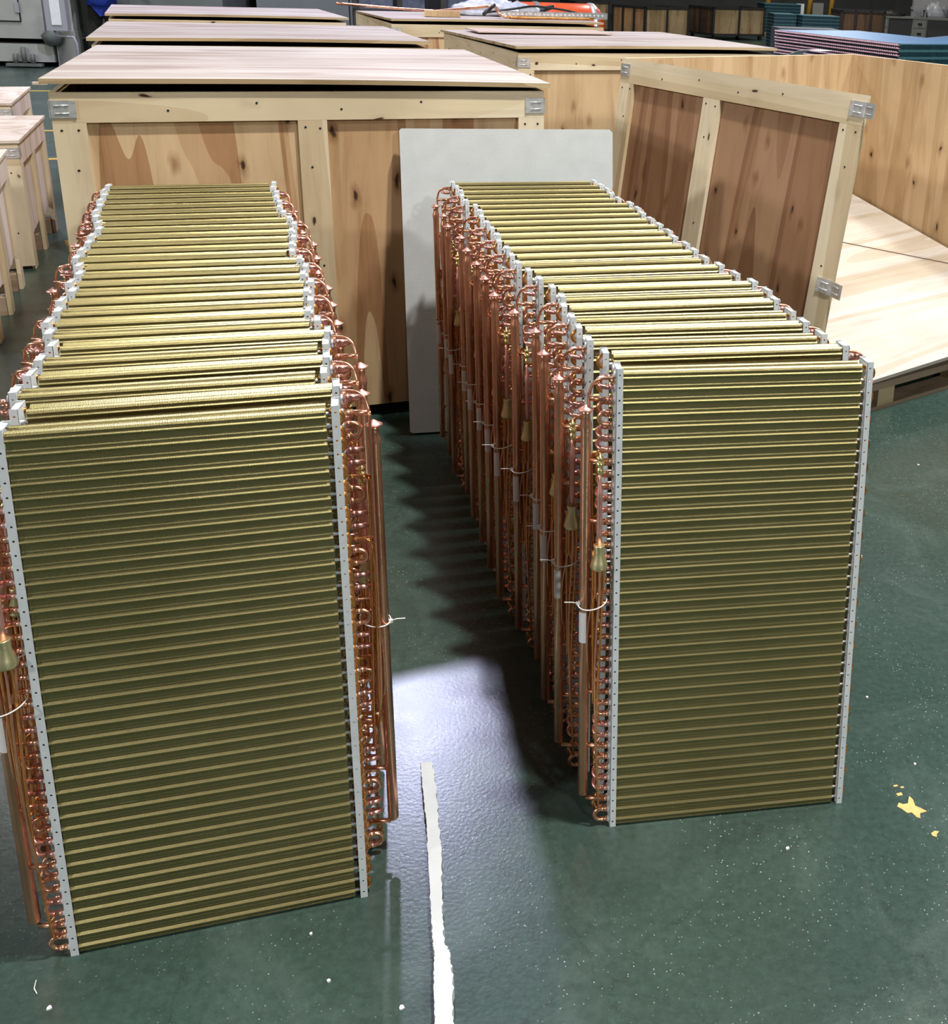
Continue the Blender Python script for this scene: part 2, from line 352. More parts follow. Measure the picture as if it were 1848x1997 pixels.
def empty(name, loc, rz=0.0, label=None, cat=None, group=None):
    o = bpy.data.objects.new(name, None); COL.objects.link(o); o.location = loc; o.rotation_euler = (0, 0, rz)
    o.empty_display_size = 0.1
    return tag(o, label, cat, group)
def put(name, me, parent, loc=(0, 0, 0), rot=(0, 0, 0), label=None):
    o = bpy.data.objects.new(name, me); COL.objects.link(o); o.parent = parent; o.location = loc; o.rotation_euler = rot
    if label: o['label'] = label
    return o
def spline(P, n=6):
    P = [Vector(p) for p in P]; Q = [P[0]] + P + [P[-1]]; out = []
    for i in range(1, len(Q) - 2):
        a, b, c, d = Q[i - 1], Q[i], Q[i + 1], Q[i + 2]
        for k in range(n):
            t = k / n; out.append(0.5 * ((2 * b) + (c - a) * t + (2 * a - 5 * b + 4 * c - d) * t * t + (3 * b - a - 3 * c + d) * t ** 3))
    out.append(P[-1]); return out

# ------------------------------------------------------------------ setting
f = MB().box((-40, -6, -0.1), (40, 50, 0.0)).build('floor', M['floor']); tag(f, kind='structure')
f = MB().box((-40, 46, -0.1), (40, 46.3, 9)).build('wall_back', M['wall']); tag(f, kind='structure')
f = MB().box((-30.3, -6, -0.1), (-30, 46, 9)).build('wall_left', M['wall']); tag(f, kind='structure')
def floor_mark(pts, label):
    o = MB().prism(pts, 0.0, 0.0015).build('floor_line', M['yellow'])
    tag(o, label, 'floor line', 'worn yellow floor lines')
floor_mark([(-8.9, 13.02), (-7.0, 13.58), (-7.02, 13.66), (-8.92, 13.10)], 'worn yellow floor line farthest away, near the grey machine')
floor_mark([(-7.1, 10.02), (-5.2, 10.55), (-5.22, 10.62), (-7.12, 10.09)], 'worn yellow floor line between the machine and the large crates')
floor_mark([(-6.1, 8.60), (-4.6, 9.02), (-4.62, 9.10), (-6.12, 8.68)], 'worn yellow floor line just behind the small wooden crates')
floor_mark([(-3.72, 6.25), (-3.30, 5.62), (-3.12, 5.72), (-3.50, 6.34)], 'broad worn yellow floor mark at the left corner of the big front crate')

# ------------------------------------------------------------------ finned coils
P_ = 0.0254; H = 40 * P_; W = 0.5055; T = 0.045
XH = -W / 2; XO = W / 2
def fin_profile():
    pr = []
    for i in range(40):
        z = i * P_
        for fz, d in ((0.0, 0.0014), (0.16, 0.0020), (0.33, 0.0008), (0.42, -0.0020), (0.52, -0.0024), (0.60, -0.0004), (0.68, 0.0014), (0.80, 0.0011), (0.88, 0.0018)):
            pr.append((d, z + fz * P_))
    pr.append((0.0016, H))
    return [(d, 0.003 + z * (H - 0.010) / H) for d, z in pr]
def make_fin():
    m = MB(); pr = fin_profile(); x0, x1 = XH + 0.0070, XO - 0.016; yf = -T / 2 + 0.0026; yb = -yf - 0.004
    # rounded shoulder at the top
    top = pr[-1][1]
    F = [(yf + d, z) for d, z in pr[:-1]] + [(yf - 0.001, top - 0.004), (yf + 0.0005, top), (yf + 0.0035, top + 0.0022), (yf + 0.008, top + 0.0022), (yf + 0.010, top + 0.0004)]
    B = [(yb - d, z) for d, z in pr[:-1]] + [(yb + 0.001, top - 0.004), (yb - 0.0005, top), (yb - 0.0035, top + 0.0022), (yb - 0.008, top + 0.0022), (yb - 0.010, top + 0.0004)]
    # shallow valleys between the three tube rows on the top
    mid = [(-0.006, top - 0.0030), (0.004, top - 0.0030)]
    ring = F + mid + B[::-1]
    n = len(ring)
    for x in (x0, x1):
        for y, z in ring: m.v.append((x, y, z))
    for i in range(n):
        j = (i + 1) % n; sm = True
        m.face([i, n + i, n + j, j], 0, False)
    m.face([n - 1 - i for i in range(n)][::-1], 0); m.face([n + i for i in range(n)][::-1], 0)
    # tube ends bridging the gap to the end plates
    for i in range(39):
        for y, dz in ((-0.0125, .5), (0.0125, .999)):
            z = min((i + dz) * P_, H - 0.007)
            m.tube([(x1 - 0.001, y, z), (XO - 0.006, y, z)], 0.0036, 6, 1, False)
    me = m.build('fin_block', [M['fins'], M['zinc']]).data
    return me
def make_plate(sgn):
    m = MB(); xo = (-W / 2 - 0.0065) if sgn < 0 else (W / 2 - 0.0065); xi = xo + 0.013; th = 0.0012
    hw = 0.0065; cx = sgn * W / 2; r = 0.0021
    for fs in (-1, 1):
        y0 = fs * T / 2; y1 = y0 - fs * th
        for i in range(40):
            zc = (i + .5) * P_; n = len(m.v)
            sq = [(-hw, -P_/2), (0, -P_/2), (hw, -P_/2), (hw, 0), (hw, P_/2), (0, P_/2), (-hw, P_/2), (-hw, 0)]
            oc = [(r * math.cos(a), r * math.sin(a)) for a in [math.radians(q) for q in (225, 270, 315, 0, 45, 90, 135, 180)]]
            for y in (y0, y1):
                for px, pz in sq + oc: m.v.append((cx + px, y, zc + pz))
            for k in range(8):
                l = (k + 1) % 8
                a = [n + k, n + l, n + 8 + l, n + 8 + k]
                b = [q + 16 for q in a]
                m.face(a if fs < 0 else a[::-1]); m.face(b[::-1] if fs < 0 else b)
                q = [n + 8 + k, n + 8 + l, n + 24 + l, n + 24 + k]; m.face(q if fs < 0 else q[::-1])
        # strip edges
        zt = H
        m.box((min(cx - hw, cx + hw), min(y0, y1), zt), (max(cx - hw, cx + hw), max(y0, y1), zt + 0.0006))
        m.box((xi, min(y0, y1), 0), (xi + 0.0004, max(y0, y1), zt))
    # side web with top lip
    m.box((xo, -T / 2, 0.0), (xo + th, T / 2, H))
    m.prism([(xo, -0.020), (xo + 0.012, -0.013), (xo + 0.012, 0.013), (xo, 0.020)], H - 0.002, H - 0.0008)
    # tube collars
    for i in range(40):
        for y, dz in ((-0.011, .5), (0.011, 0.999)):
            z = min((i + dz) * P_, H - 0.007)
            m.tube([(xo + 0.0005, y, z), (xo + sgn * 0.004, y, z)], 0.0062, 8, 0)
    return m.build('end_plate', M['galv']).data
def ubend(d, leg, r=0.0047):
    """U in the local XZ plane, legs on -X side from x=0, centred on z=0"""
    R_ = d / 2; pts = [(0.004, 0, R_), (-leg, 0, R_)]
    for k in range(1, 8):
        a = PI / 2 + PI * k / 8; pts.append((-leg + R_ * math.cos(a), 0, R_ * math.sin(a)))
    pts += [(-leg, 0, -R_), (0.004, 0, -R_)]
    return pts
def make_bend(name, mat, leg, sock=True):
    m = MB(); m.tube(ubend(P_, leg), 0.0046, 8)
    if sock:
        for z in (-P_/2, P_/2):
            m.tube([(-leg * .25, 0, z), (-leg * 0.85, 0, z)], [0.0056, 0.0056], 8); m.tube([(-leg * 0.85, 0, z), (-leg * 0.95, 0, z)], [0.0056, 0.0047], 8, 0, False)
    return m.build(name, mat).data
ME = {}
ME['fin'] = make_fin(); ME['plL'] = make_plate(-1); ME['plR'] = make_plate(1)
ME['bend'] = make_bend('return_bend', M['copper_pink'], 0.021)
ME['bend2'] = make_bend('return_bend', M['copper'], 0.019)
ME['hair'] = make_bend('hairpin_bend', M['copper_orange'], 0.0055, False)
HX = -W/2 - 0.062
def make_header():
    m = MB(); r = 0.0105
    prof = [(0.0, 0.072), (r * .9, 0.072), (r, 0.074), (r, 0.885), (r + 0.0012, 0.893), (r + 0.0012, 0.902), (r * 0.80, 0.911), (r * 0.80, 0.920), (r * 1.05, 0.927)]
    m.lathe(prof[1:], (HX, 0), 18)
    return m.build('header_pipe', M['copper']).data
ME['header'] = make_header()
ME['cap'] = MB().lathe([(0.011, 0.926), (0.0158, 0.9285), (0.0160, 0.9305), (0.010, 0.9335), (0.0045, 0.9375), (0.0015, 0.9395)], (HX, 0), 18, 0, 1.0, 0.85).build('header_cap', M['copper_cap']).data
def make_label():
    m = MB(); n0 = 0; r = 0.0108; a0 = math.radians(185); a1 = math.radians(285); k = 8
    for z in (0.432, 0.500):
        for i in range(k + 1):
            a = a0 + (a1 - a0) * i / k; m.v.append((HX + r * math.cos(a), r * math.sin(a), z))
    for i in range(k): m.face([i, i + 1, k + 2 + i, k + 1 + i], 0, True)
    return m.build('paper_label', M['paper']).data
ME['label'] = make_label()
DX, DY = -W/2 - 0.036, -0.022
ME['bell'] = MB().lathe([(0.0112, 0.654), (0.0116, 0.652), (0.0104, 0.644), (0.0104, 0.634), (0.0155, 0.619), (0.0176, 0.610), (0.0176, 0.606), (0.0160, 0.603)], (DX, DY), 18).build('distributor', M['brass']).data
ME['inlet'] = MB().lathe([(0.0052, 0.650), (0.0058, 0.680), (0.0058, 0.752), (0.0066, 0.756), (0.0066, 0.768), (0.0045, 0.774), (0.0045, 0.783), (0.0026, 0.790), (0.0024, 0.806)], (DX, DY), 12).build('inlet_pipe', M['copper_cap']).data
ME['valve'] = MB().lathe([(0.0045, 0.803), (0.0068, 0.806), (0.0068, 0.814), (0.0040, 0.816), (0.0040, 0.819), (0.0085, 0.820), (0.0085, 0.828), (0.0045, 0.829), (0.0045, 0.833), (0.0075, 0.834), (0.0075, 0.839), (0.0024, 0.840), (0.0024, 0.848)], (DX, DY), 6).build('access_valve', M['brass_bright']).data
def make_tie(tail):
    m = MB(); z = 0.525; pts = []
    cx, cy, rx, ry = (-W/2 - 0.047, -0.012, 0.029, 0.032)
    for k in range(25):
        a = 2 * PI * k / 24 + 2.9
        x = cx + rx * math.cos(a); y = cy + ry * math.sin(a)
        pts.append((x, y, z - 0.010 * math.cos(a - 0.0) * -1 * 0.6))
    m.tube(pts, 0.0013, 6); e = Vector(pts[0])
    m.box((e.x - 0.004, e.y - 0.003, e.z - 0.003), (e.x + 0.004, e.y + 0.003, e.z + 0.003))
    if tail: m.tube([e, e + Vector((-0.012, 0.0, 0.003)), e + Vector((-0.028, 0.002, 0.003))], 0.0011, 6)
    return m.build('cable_tie', M['white_plastic']).data
ME['tie'] = make_tie(True); ME['tie2'] = make_tie(False)
ZS = []   # (stub z, capillary z) per circuit
for g in range(8):
    top = 39 - 5 * g
    ZS.append(((top - 2 + .5) * P_, (top - 2 + 1) * P_ if g else 0.990))
def make_stub():
    m = MB(); m.tube([(XH - 0.004, -0.011, 0), (XH - 0.030, -0.010, 0), (HX + 0.006, -0.003, 0)], 0.0048, 9)
    m.tube([(XH - 0.012, -0.011, 0), (XH - 0.024, -0.0104, 0)], 0.0057, 9)
    return m.build('stub_pipe', M['copper']).data
ME['stub'] = make_stub()
def make_cap(g):
    rnd = random.Random(g); zd = ZS[g][1]; a = 2 * PI * g / 8
    bx, by = DX + 0.0110 * math.cos(a), DY + 0.0110 * math.sin(a)
    jx = -0.004 * (g % 4) ; yb = 0.010 + 0.004 * (g % 3)
    if g == 0:
        P = [(bx, by, 0.605), (bx - .003, by, 0.56), (DX - 0.006, 0.0, 0.47), (DX - 0.008, 0.010, 0.36), (DX - 0.011, 0.015, 0.345), (DX - 0.015, 0.017, 0.40), (DX - 0.018, 0.017, 0.65), (DX - 0.019, 0.016, 0.93), (DX - 0.0185, 0.010, 0.958), (DX - 0.013, 0.002, 0.980), (DX - 0.001, -0.006, 0.992), (XH - 0.018, -0.010, 0.995), (XH - 0.004, -0.011, 0.995)]
    elif zd > 0.5:
        zl = 0.18 + 0.06 * g
        P = [(bx, by, 0.605), (bx, by, 0.55), (bx + jx, by * .6, zl + 0.10), (bx + jx, by * .5, zl + 0.02), (bx + jx + .004, 0.0, zl), (bx + jx - .002, yb, zl + 0.02), (bx + jx - .003, yb + .004, zl + 0.1), (DX - 0.010 + jx * .5, yb, zd - 0.05), (DX - 0.004, 0.006, zd - 0.008), (XH - 0.018, 0.010, zd), (XH - 0.004, 0.011, zd)]
    else:
        zl = zd - 0.035
        P = [(bx, by, 0.605), (bx, by, 0.55), (bx + jx * .8, by * .75, max(zl + 0.22, zl + 0.05)), (bx + jx * .3, by * .7, zl + 0.03), (bx + jx * .3 + .001, by * .4, zl), (DX - .002, -.002, zl + 0.008), (DX + 0.002, 0.0, zd - 0.01), (XH - 0.018, 0.010, zd), (XH - 0.004, 0.011, zd)]
    m = MB(); m.tube(spline(P, 5), 0.0024 if g else 0.0032, 7)
    m.tube([(XH - 0.004, 0.011 if g else -0.011, zd), (XH - 0.017, 0.010 if g else -0.009, zd)], 0.0055, 8)
    return m.build('capillary_tube', M['copper_orange'] if g % 3 else M['copper']).data
for g in range(8): ME['cap%d' % g] = make_cap(g)
for o in list(COL.objects):
    if o.parent is None and o.type == 'MESH' and not o.get('kind') and not o.get('label'): bpy.data.objects.remove(o)

BENDS = []   # mesh key, location, rx
for g in range(8):
    t = 39 - 5 * g
    z0 = lambda r: (r + .5) * P_
    z1 = lambda r: (r + 1) * P_
    th = math.atan2(0.022, P_ / 2)
    for r in (t, t - 1):      # slanting bends between the two tube columns
        if g == 0 and r == 39: continue
        BENDS.append(('bend', (XH - 0.0065, 0.0, (z0(r) + z1(r)) / 2), -math.atan2(0.022, P_ / 2)))
    BENDS.append(('bend2', (XH - 0.0065, -0.011, (z0(t - 3) + z0(t - 4)) / 2), 0))
    BENDS.append(('bend2', (XH - 0.0065, 0.011, (z1(t - 3) + z1(t - 4)) / 2), 0))
HAIR = [((XO - 0.0065, -0.011, (2 * j + 1) * P_), PI) for j in range(20)] + [((XO - 0.0065, 0.011, (2 * j + 1.5) * P_), PI) for j in range(19)]
ORD = ['nearest', 'second', 'third', 'fourth', 'fifth', 'sixth', 'seventh', 'eighth', 'ninth', 'tenth', 'eleventh', 'twelfth', 'thirteenth', 'fourteenth', 'fifteenth', 'sixteenth', 'seventeenth', 'eighteenth', 'nineteenth', 'twentieth', 'twenty-first', 'twenty-second', 'twenty-third', 'twenty-fourth', 'twenty-fifth', 'twenty-sixth', 'twenty-seventh']
def coil(x, y, a, lean, flip, label, group):
    root = empty('finned_coil', (0, 0, 0), 0, label, 'coil', group)
    Rz = Matrix.Rotation(a, 4, 'Z'); Rx = Matrix.Rotation(-lean, 4, 'X')
    Mx = Matrix.Translation((x, y, 0.0)) @ Rz @ Rx @ Matrix.Translation((W / 2, T / 2, 0.0))
    if flip: Mx = Mx @ Matrix.Rotation(PI, 4, 'Z')
    root.matrix_world = Mx
    put('fin_block', ME['fin'], root); put('end_plate', ME['plL'], root); put('end_plate', ME['plR'], root)
    for k, loc, rx in BENDS: put('return_bend', ME[k], root, loc, (rx, 0, 0))
    for loc, rz in HAIR: put('hairpin_bend', ME['hair'], root, loc, (0, 0, rz))
    h = put('header_pipe', ME['header'], root)
    put('header_cap', ME['cap'], h, label='pinkish crimped cap'); put('paper_label', ME['label'], h, label='blank white paper label')
    for zs, _ in ZS: put('stub_pipe', ME['stub'], h, (0, 0, zs))
    d = put('distributor', ME['bell'], root, label='brass bell-shaped distributor')
    put('inlet_pipe', ME['inlet'], d); put('access_valve', ME['valve'], d, label='bright brass valve')
    for g in range(8): put('capillary_tube', ME['cap%d' % g], root)
    put('cable_tie', ME['tie2' if flip and not (x < -0.75 and y < 1.5) else 'tie'], root, label='white plastic cable tie')
    return root
LEFT = [(-1.0058, 1.4132, 0.2971), (-1.0286, 1.4938, 0.307), (-1.0723, 1.5604, 0.2927), (-1.0917, 1.636, 0.2987), (-1.1164, 1.7103, 0.2924), (-1.1369, 1.7839, 0.2898), (-1.1786, 1.8501, 0.2888), (-1.2209, 1.9141, 0.2794), (-1.2372, 1.9838, 0.2871), (-1.2693, 2.0504, 0.2851), (-1.2819, 2.1217, 0.287), (-1.3225, 2.1829, 0.2854), (-1.3383, 2.2519, 0.2803), (-1.3756, 2.3163, 0.2891), (-1.4164, 2.3826, 0.2886), (-1.4434, 2.4531, 0.2908), (-1.4627, 2.526, 0.2896), (-1.4944, 2.5959, 0.2879), (-1.5105, 2.6703, 0.2973), (-1.5493, 2.7378, 0.2979), (-1.5893, 2.8051, 0.3015), (-1.6277, 2.872, 0.3004), (-1.6511, 2.9433, 0.3007), (-1.6877, 3.0106, 0.3003), (-1.7103, 3.0821, 0.2975), (-1.7488, 3.1495, 0.3015), (-1.7706, 3.2212, 0.3004)]
RIGHT = [(-0.049, 1.7609, 0.1829), (-0.0782, 1.8445, 0.2036), (-0.116, 1.916, 0.1947), (-0.1425, 1.9881, 0.209), (-0.1623, 2.0595, 0.2132), (-0.1852, 2.1325, 0.243), (-0.1962, 2.2061, 0.2388), (-0.2261, 2.2749, 0.2433), (-0.2638, 2.3418, 0.2465), (-0.2982, 2.4101, 0.2633), (-0.3342, 2.4778, 0.2659), (-0.361, 2.5494, 0.2712), (-0.3835, 2.6214, 0.2658), (-0.417, 2.6909, 0.2698), (-0.4323, 2.7646, 0.2656), (-0.4591, 2.8364, 0.2791), (-0.4847, 2.9091, 0.2804), (-0.5141, 2.9808, 0.2827), (-0.5308, 3.0565, 0.2757), (-0.5603, 3.1287, 0.2725), (-0.6022, 3.1972, 0.2713), (-0.6308, 3.2697, 0.2743), (-0.6472, 3.3448, 0.2732), (-0.6766, 3.4154, 0.2689), (-0.7048, 3.4858, 0.2652)]
for rowname, row, lean in (('left', LEFT, 0.0573), ('right', RIGHT, 0.0871)):
    for i, (x, y, a) in enumerate(row):
        side = 'right' if i % 2 else 'left'
        if i == 0: lb = 'front coil of the %s row, its whole ribbed gold fin face in view' % rowname
        elif i == len(row) - 1: lb = 'gold-finned coil at the far end of the %s row, farthest from the viewer' % rowname
        else: lb = '%s gold-finned coil from the front in the %s row, copper header pipe on its %s' % (ORD[i], rowname, side)
        coil(x, y, a, lean, i % 2 == 1, lb, 'gold-finned coils standing in the %s row' % rowname)

# ------------------------------------------------------------------ crates
def clip(parent, x, y, z, rz=0.0, w1=0.075, w2=0.04, flap=None):
    """bent zinc corner clip lying on the front (-y) face and wrapping round the corner at x"""
    m = MB(); s = 1
    m.box((0, -0.004, -0.029), (w1, -0.001, 0.029))
    for dz in (-0.013, 0.013): m.tube([(0.012, -0.005, dz), (w1 * 0.72, -0.005, dz)], 0.0028, 6)
    m.box((w1 * 0.42, -0.0055, -0.011), (w1 * 0.55, -0.003, 0.011))
    m.box((w1 - 0.010, -0.0052, -0.029), (w1, -0.003, -0.021)); m.box((w1 - 0.010, -0.0052, 0.021), (w1, -0.003, 0.029))
    if flap is None: m.box((-0.004, -0.004, -0.029), (-0.001, w2, 0.029))
    else:
        T_ = Matrix.Rotation(flap, 4, 'Z'); m.box((-0.075, -0.0015, -0.029), (0, 0.0015, 0.029), 0, T_)
        for dz in (-0.013, 0.013): m.tube([T_ @ Vector((-0.058, -0.003, dz)), T_ @ Vector((-0.018, -0.003, dz))], 0.0026, 6)
    return m.build('corner_clip', M['zinc'], parent, (x, y, z), (0, 0, rz))
def clip_r(parent, x, y, z, rz=0.0, **k):
    o = clip(parent, x, y, z, rz, **k); o.scale = (-1, 1, 1); return o
def nails(m, pts, y, mi=1):
    for x, z in pts: m.tube([(x, y - 0.0012, z), (x, y + 0.001, z)], 0.0042, 8, mi)
def frame_side(root, w, h, T_=None, panel='panel', battens=(0.81,), bw=0.10, z0=0.0, th=0.018, name='front', rail=True):
    """framed plywood wall in its own local frame: x 0..w, outer face at y=0"""
    def fin(o):
        if T_ is not None: o.matrix_local = T_
        return o
    m = MB(); m.box((0.01, th, z0), (w - 0.01, th + 0.012, h - 0.003)); fin(m.build('plywood_panel', M[panel], root))
    m = MB(); m.box((0, 0, h - bw), (w, th, h)); nails(m, [(w * q, h - bw / 2 + 0.012 * (-1) ** i) for i, q in enumerate((0.04, 0.21, 0.38, 0.55, 0.72, 0.96))], 0); fin(m.build('rail', [M['batten_h'], M['dark']], root))
    if rail: m = MB(); m.box((0, 0, z0), (w, th, z0 + bw)); fin(m.build('rail', [M['batten_h']], root))
    zl = z0 + (bw + 0.0005 if rail else 0)
    for x in (0.0, w - bw):
        m = MB(); m.box((x, 0, zl), (x + bw, th, h - bw - 0.0005)); nails(m, [(x + .025, h - bw - 0.025), (x + bw - .025, h - bw - 0.025), (x + bw * .6, h - bw - 0.16), (x + bw * .4, h * .5)], 0)
        fin(m.build('post', [M['batten'], M['dark']], root))
    for bx in battens:
        m = MB(); m.box((bx, 0, zl), (bx + bw, th, h - bw - 0.0005)); nails(m, [(bx + .025, h - bw - 0.025), (bx + bw - .025, h - bw - 0.03), (bx + bw * .4, h - bw - 0.17), (bx + bw * .6, h * .5)], 0)
        fin(m.build('batten', [M['batten'], M['dark']], root))
def crate(x, y, a, w_, d, h, label, lid=(0, 0, 0, 0), z0=0.0, panel='panel', battens=(0.81,), lidmat='lid', lidover=0.02, clips=True, rail=True):
    r = empty('wooden_crate', (x, y, 0), a, label, 'crate', 'large plywood shipping crates')
    frame_side(r, w_, h, None, panel, battens, z0=z0, rail=rail)
    if z0:
        for q in (0.15, w_ * .5, w_ - .25): MB().box((q, 0.12, 0), (q + .1, d - .12, z0)).build('skid', M['pallet'], r)
    Tl = Matrix.Translation((0, d, 0)) @ Matrix.Rotation(-PI / 2, 4, 'Z')
    frame_side(r, d, h, Tl @ Matrix.Translation((0.0185, 0, 0)) @ Matrix.Diagonal(((d - 0.037) / d, 1, 1, 1)), panel, (d * .45,), name='side', z0=z0)
    Tr = Matrix.Translation((w_, 0, 0)) @ Matrix.Rotation(PI / 2, 4, 'Z')
    frame_side(r, d, h, Tr @ Matrix.Translation((0.0185, 0, 0)) @ Matrix.Diagonal(((d - 0.037) / d, 1, 1, 1)), panel, (d * .45,), name='side', z0=z0)
    Tb = Matrix.Translation((w_, d, 0)) @ Matrix.Rotation(PI, 4, 'Z')
    frame_side(r, w_, h, Tb, panel, battens, name='back', z0=z0)
    MB().box((0.03, 0.03, z0), (w_ - 0.03, d - 0.03, z0 + 0.03)).build('base_board', M['pallet'], r)
    # lid: thin warped sheet lying loose on the rim
    m = MB(); o_ = lidover; nx, ny = 12, 6; t_ = 0.017
    for top in (0, 1):
        for j in range(ny + 1):
            for i in range(nx + 1):
                u, v = i / nx, j / ny
                z = h + 0.002 + (lid[0] * (1 - u) * (1 - v) + lid[1] * u * (1 - v) + lid[2] * u * v + lid[3] * (1 - u) * v) + t_ * top
                z += 0.006 * math.sin(PI * u) * (1 - v) if lid[0] + lid[1] > 0.005 else 0
                m.v.append((-o_ + u * (w_ + 2 * o_), -o_ + v * (d + 2 * o_), z))
    K = (nx + 1) * (ny + 1)
    for j in range(ny):
        for i in range(nx):
            a0 = j * (nx + 1) + i
            m.face([a0 + K, a0 + 1 + K, a0 + nx + 2 + K, a0 + nx + 1 + K]); m.face([a0, a0 + nx + 1, a0 + nx + 2, a0 + 1])
    for i in range(nx): m.face([i, i + 1, i + 1 + K, i + K], 1); q = ny * (nx + 1) + i; m.face([q + 1, q, q + K, q + 1 + K], 1)
    for j in range(ny): q = j * (nx + 1); m.face([q + nx + 1, q, q + K, q + nx + 1 + K], 1); q += nx; m.face([q, q + nx + 1, q + nx + 1 + K, q + K], 1)
    m.build('lid', [M[lidmat], M['lid_edge']], r)
    if clips:
        clip(r, 0, 0, h - 0.055); clip_r(r, w_, 0, h - 0.055)
    return r
crate(-2.022, 3.42, 0.385, 1.677, 1.62, 1.286, 'large front crate with a knotty plywood face behind the two coil rows', (0.028, 0.012, 0.010, 0.012), z0=0.05, battens=(0.77,), rail=False)
crate(-3.00, 5.52, 0.42, 1.74, 1.62, 1.265, 'large crate directly behind the front crate, only its mottled pinkish lid in view', (0.02, 0.02, 0.01, 0.01))
crate(-4.07, 7.76, 0.45, 1.68, 1.70, 1.265, 'large crate farthest back on the left, with a pale smooth lid', (0.02, 0.02, 0.01, 0.01))
crate(-0.873, 6.23, 0.45, 1.74, 1.76, 1.258, 'large crate behind the open crate, with a loose brown board lying on its lid', (0.022, 0.022, 0.010, 0.004), panel='panel_gold')
crate(-2.23, 8.62, 0.44, 1.84, 1.76, 1.262, 'large crate in the back middle carrying copper pipework on its lid', (0.022, 0.022, 0.010, 0.004), lidover=0.0)

# loose board on crate D lid
T_ = Matrix.Translation((-1.30, 7.33, 1.2995)) @ Matrix.Rotation(0.40, 4, 'Z')
o = MB().box((0, 0, 0), (0.98, 0.42, 0.008)).build('loose_board', simple('pinkish_hardboard', (0.50, 0.38, 0.32), 0.6, var=0.06)); o.matrix_world = T_
tag(o, 'thin pinkish brown board lying loose on a crate lid', 'board')

# ------------------------------------------------------------------ open crate on the right
EX, EY, EA, EW, ED, EH = 0.75, 3.90, 0.64, 1.58, 1.61, 1.335
r = empty('open_crate', (EX, EY, 0), EA, 'open lidless crate on a pallet at the right, its framed side panel swung out', 'crate')
# pallet base
m = MB(); m.box((0.0, 0.0, 0.105), (EW, ED, 0.135)); m.build('deck', M['pallet'], r)
for x0 in (0.0,):
    MB().box((0.0, 0.02, 0.0), (EW, 0.12, 0.016)).build('runner', M['pallet'], r)
    MB().box((0.0, ED * .5, 0.0), (EW, ED * .5 + 0.1, 0.016)).build('runner', M['pallet'], r)
    MB().box((0.0, ED - .12, 0.0), (EW, ED - 0.02, 0.016)).build('runner', M['pallet'], r)
for bx in (0.02, 0.27, 0.80, 1.46):
    for by in (0.02, ED * .5, ED - .12):
        MB().box((bx, by, 0.016), (bx + 0.10, by + 0.10, 0.105)).build('block', M['lid_edge'], r)
# back wall: plain sheet inside, frame outside
MB().box((0.0, ED - 0.03, 0.135), (EW, ED - 0.015, EH)).build('plywood_panel', M['panel_gold'], r)
m = MB(); m.box((0, ED - 0.0148, EH - .1), (EW, ED + 0.003, EH)); m.box((0, ED - 0.0148, 0.135), (EW, ED + 0.003, 0.235)); m.build('rail', M['batten_h'], r)
MB().box((EW - 0.015, -0.02, 0.135), (EW, ED - 0.0305, EH)).build('plywood_panel', M['panel_gold'], r)
m = MB(); m.box((EW + 0.0002, -0.02, EH - .1), (EW + 0.018, ED, EH)); m.build('rail', M['batten_h'], r)
# swung-out framed side: hinged along the top-left line, its foot pushed outwards
tilt = 0.137
Ts = Matrix.Translation((0, 0, EH)) @ Matrix.Rotation(tilt, 4, 'Y') @ Matrix.Translation((0, ED, -EH)) @ Matrix.Rotation(-PI / 2, 4, 'Z')
frame_side(r, ED, EH, Ts, 'panel_brown', (0.66,), bw=0.115, name='swung_side', z0=0.03)
def clip_on(Tm, x, z, mirror, flap):
    o = clip(r, 0, 0, 0, flap=flap)
    o.matrix_local = Tm @ Matrix.Translation((x, -0.0, z)) @ (Matrix.Diagonal((-1, 1, 1, 1)) if mirror else Matrix())
clip_on(Ts, ED, EH - 0.055, True, 0.35); clip_on(Ts, ED, EH - 0.74, True, 0.25)
clip_on(Ts, 0.0, EH - 0.055, False, None); clip_on(Ts, 0.0, EH - 0.72, False, None)
# plywood sheet lying tilted inside the open crate
sx0, sy0 = 0.07, -0.03
m = MB(); a_ = math.atan2(0.335, 1.52)
T_ = Matrix.Translation((0.06, -0.02, 0.150)) @ Matrix.Rotation(a_, 4, 'X') @ Matrix.Rotation(-0.035, 4, 'Y')
m.box((0, 0, 0), (1.49, 1.53, 0.018))
o = m.build('plywood_sheet', M['sheet']); o.matrix_world = Matrix.Translation((EX, EY, 0)) @ Matrix.Rotation(EA, 4, 'Z') @ T_
tag(o, 'pale plywood sheet lying tilted inside the open crate', 'plywood sheet')

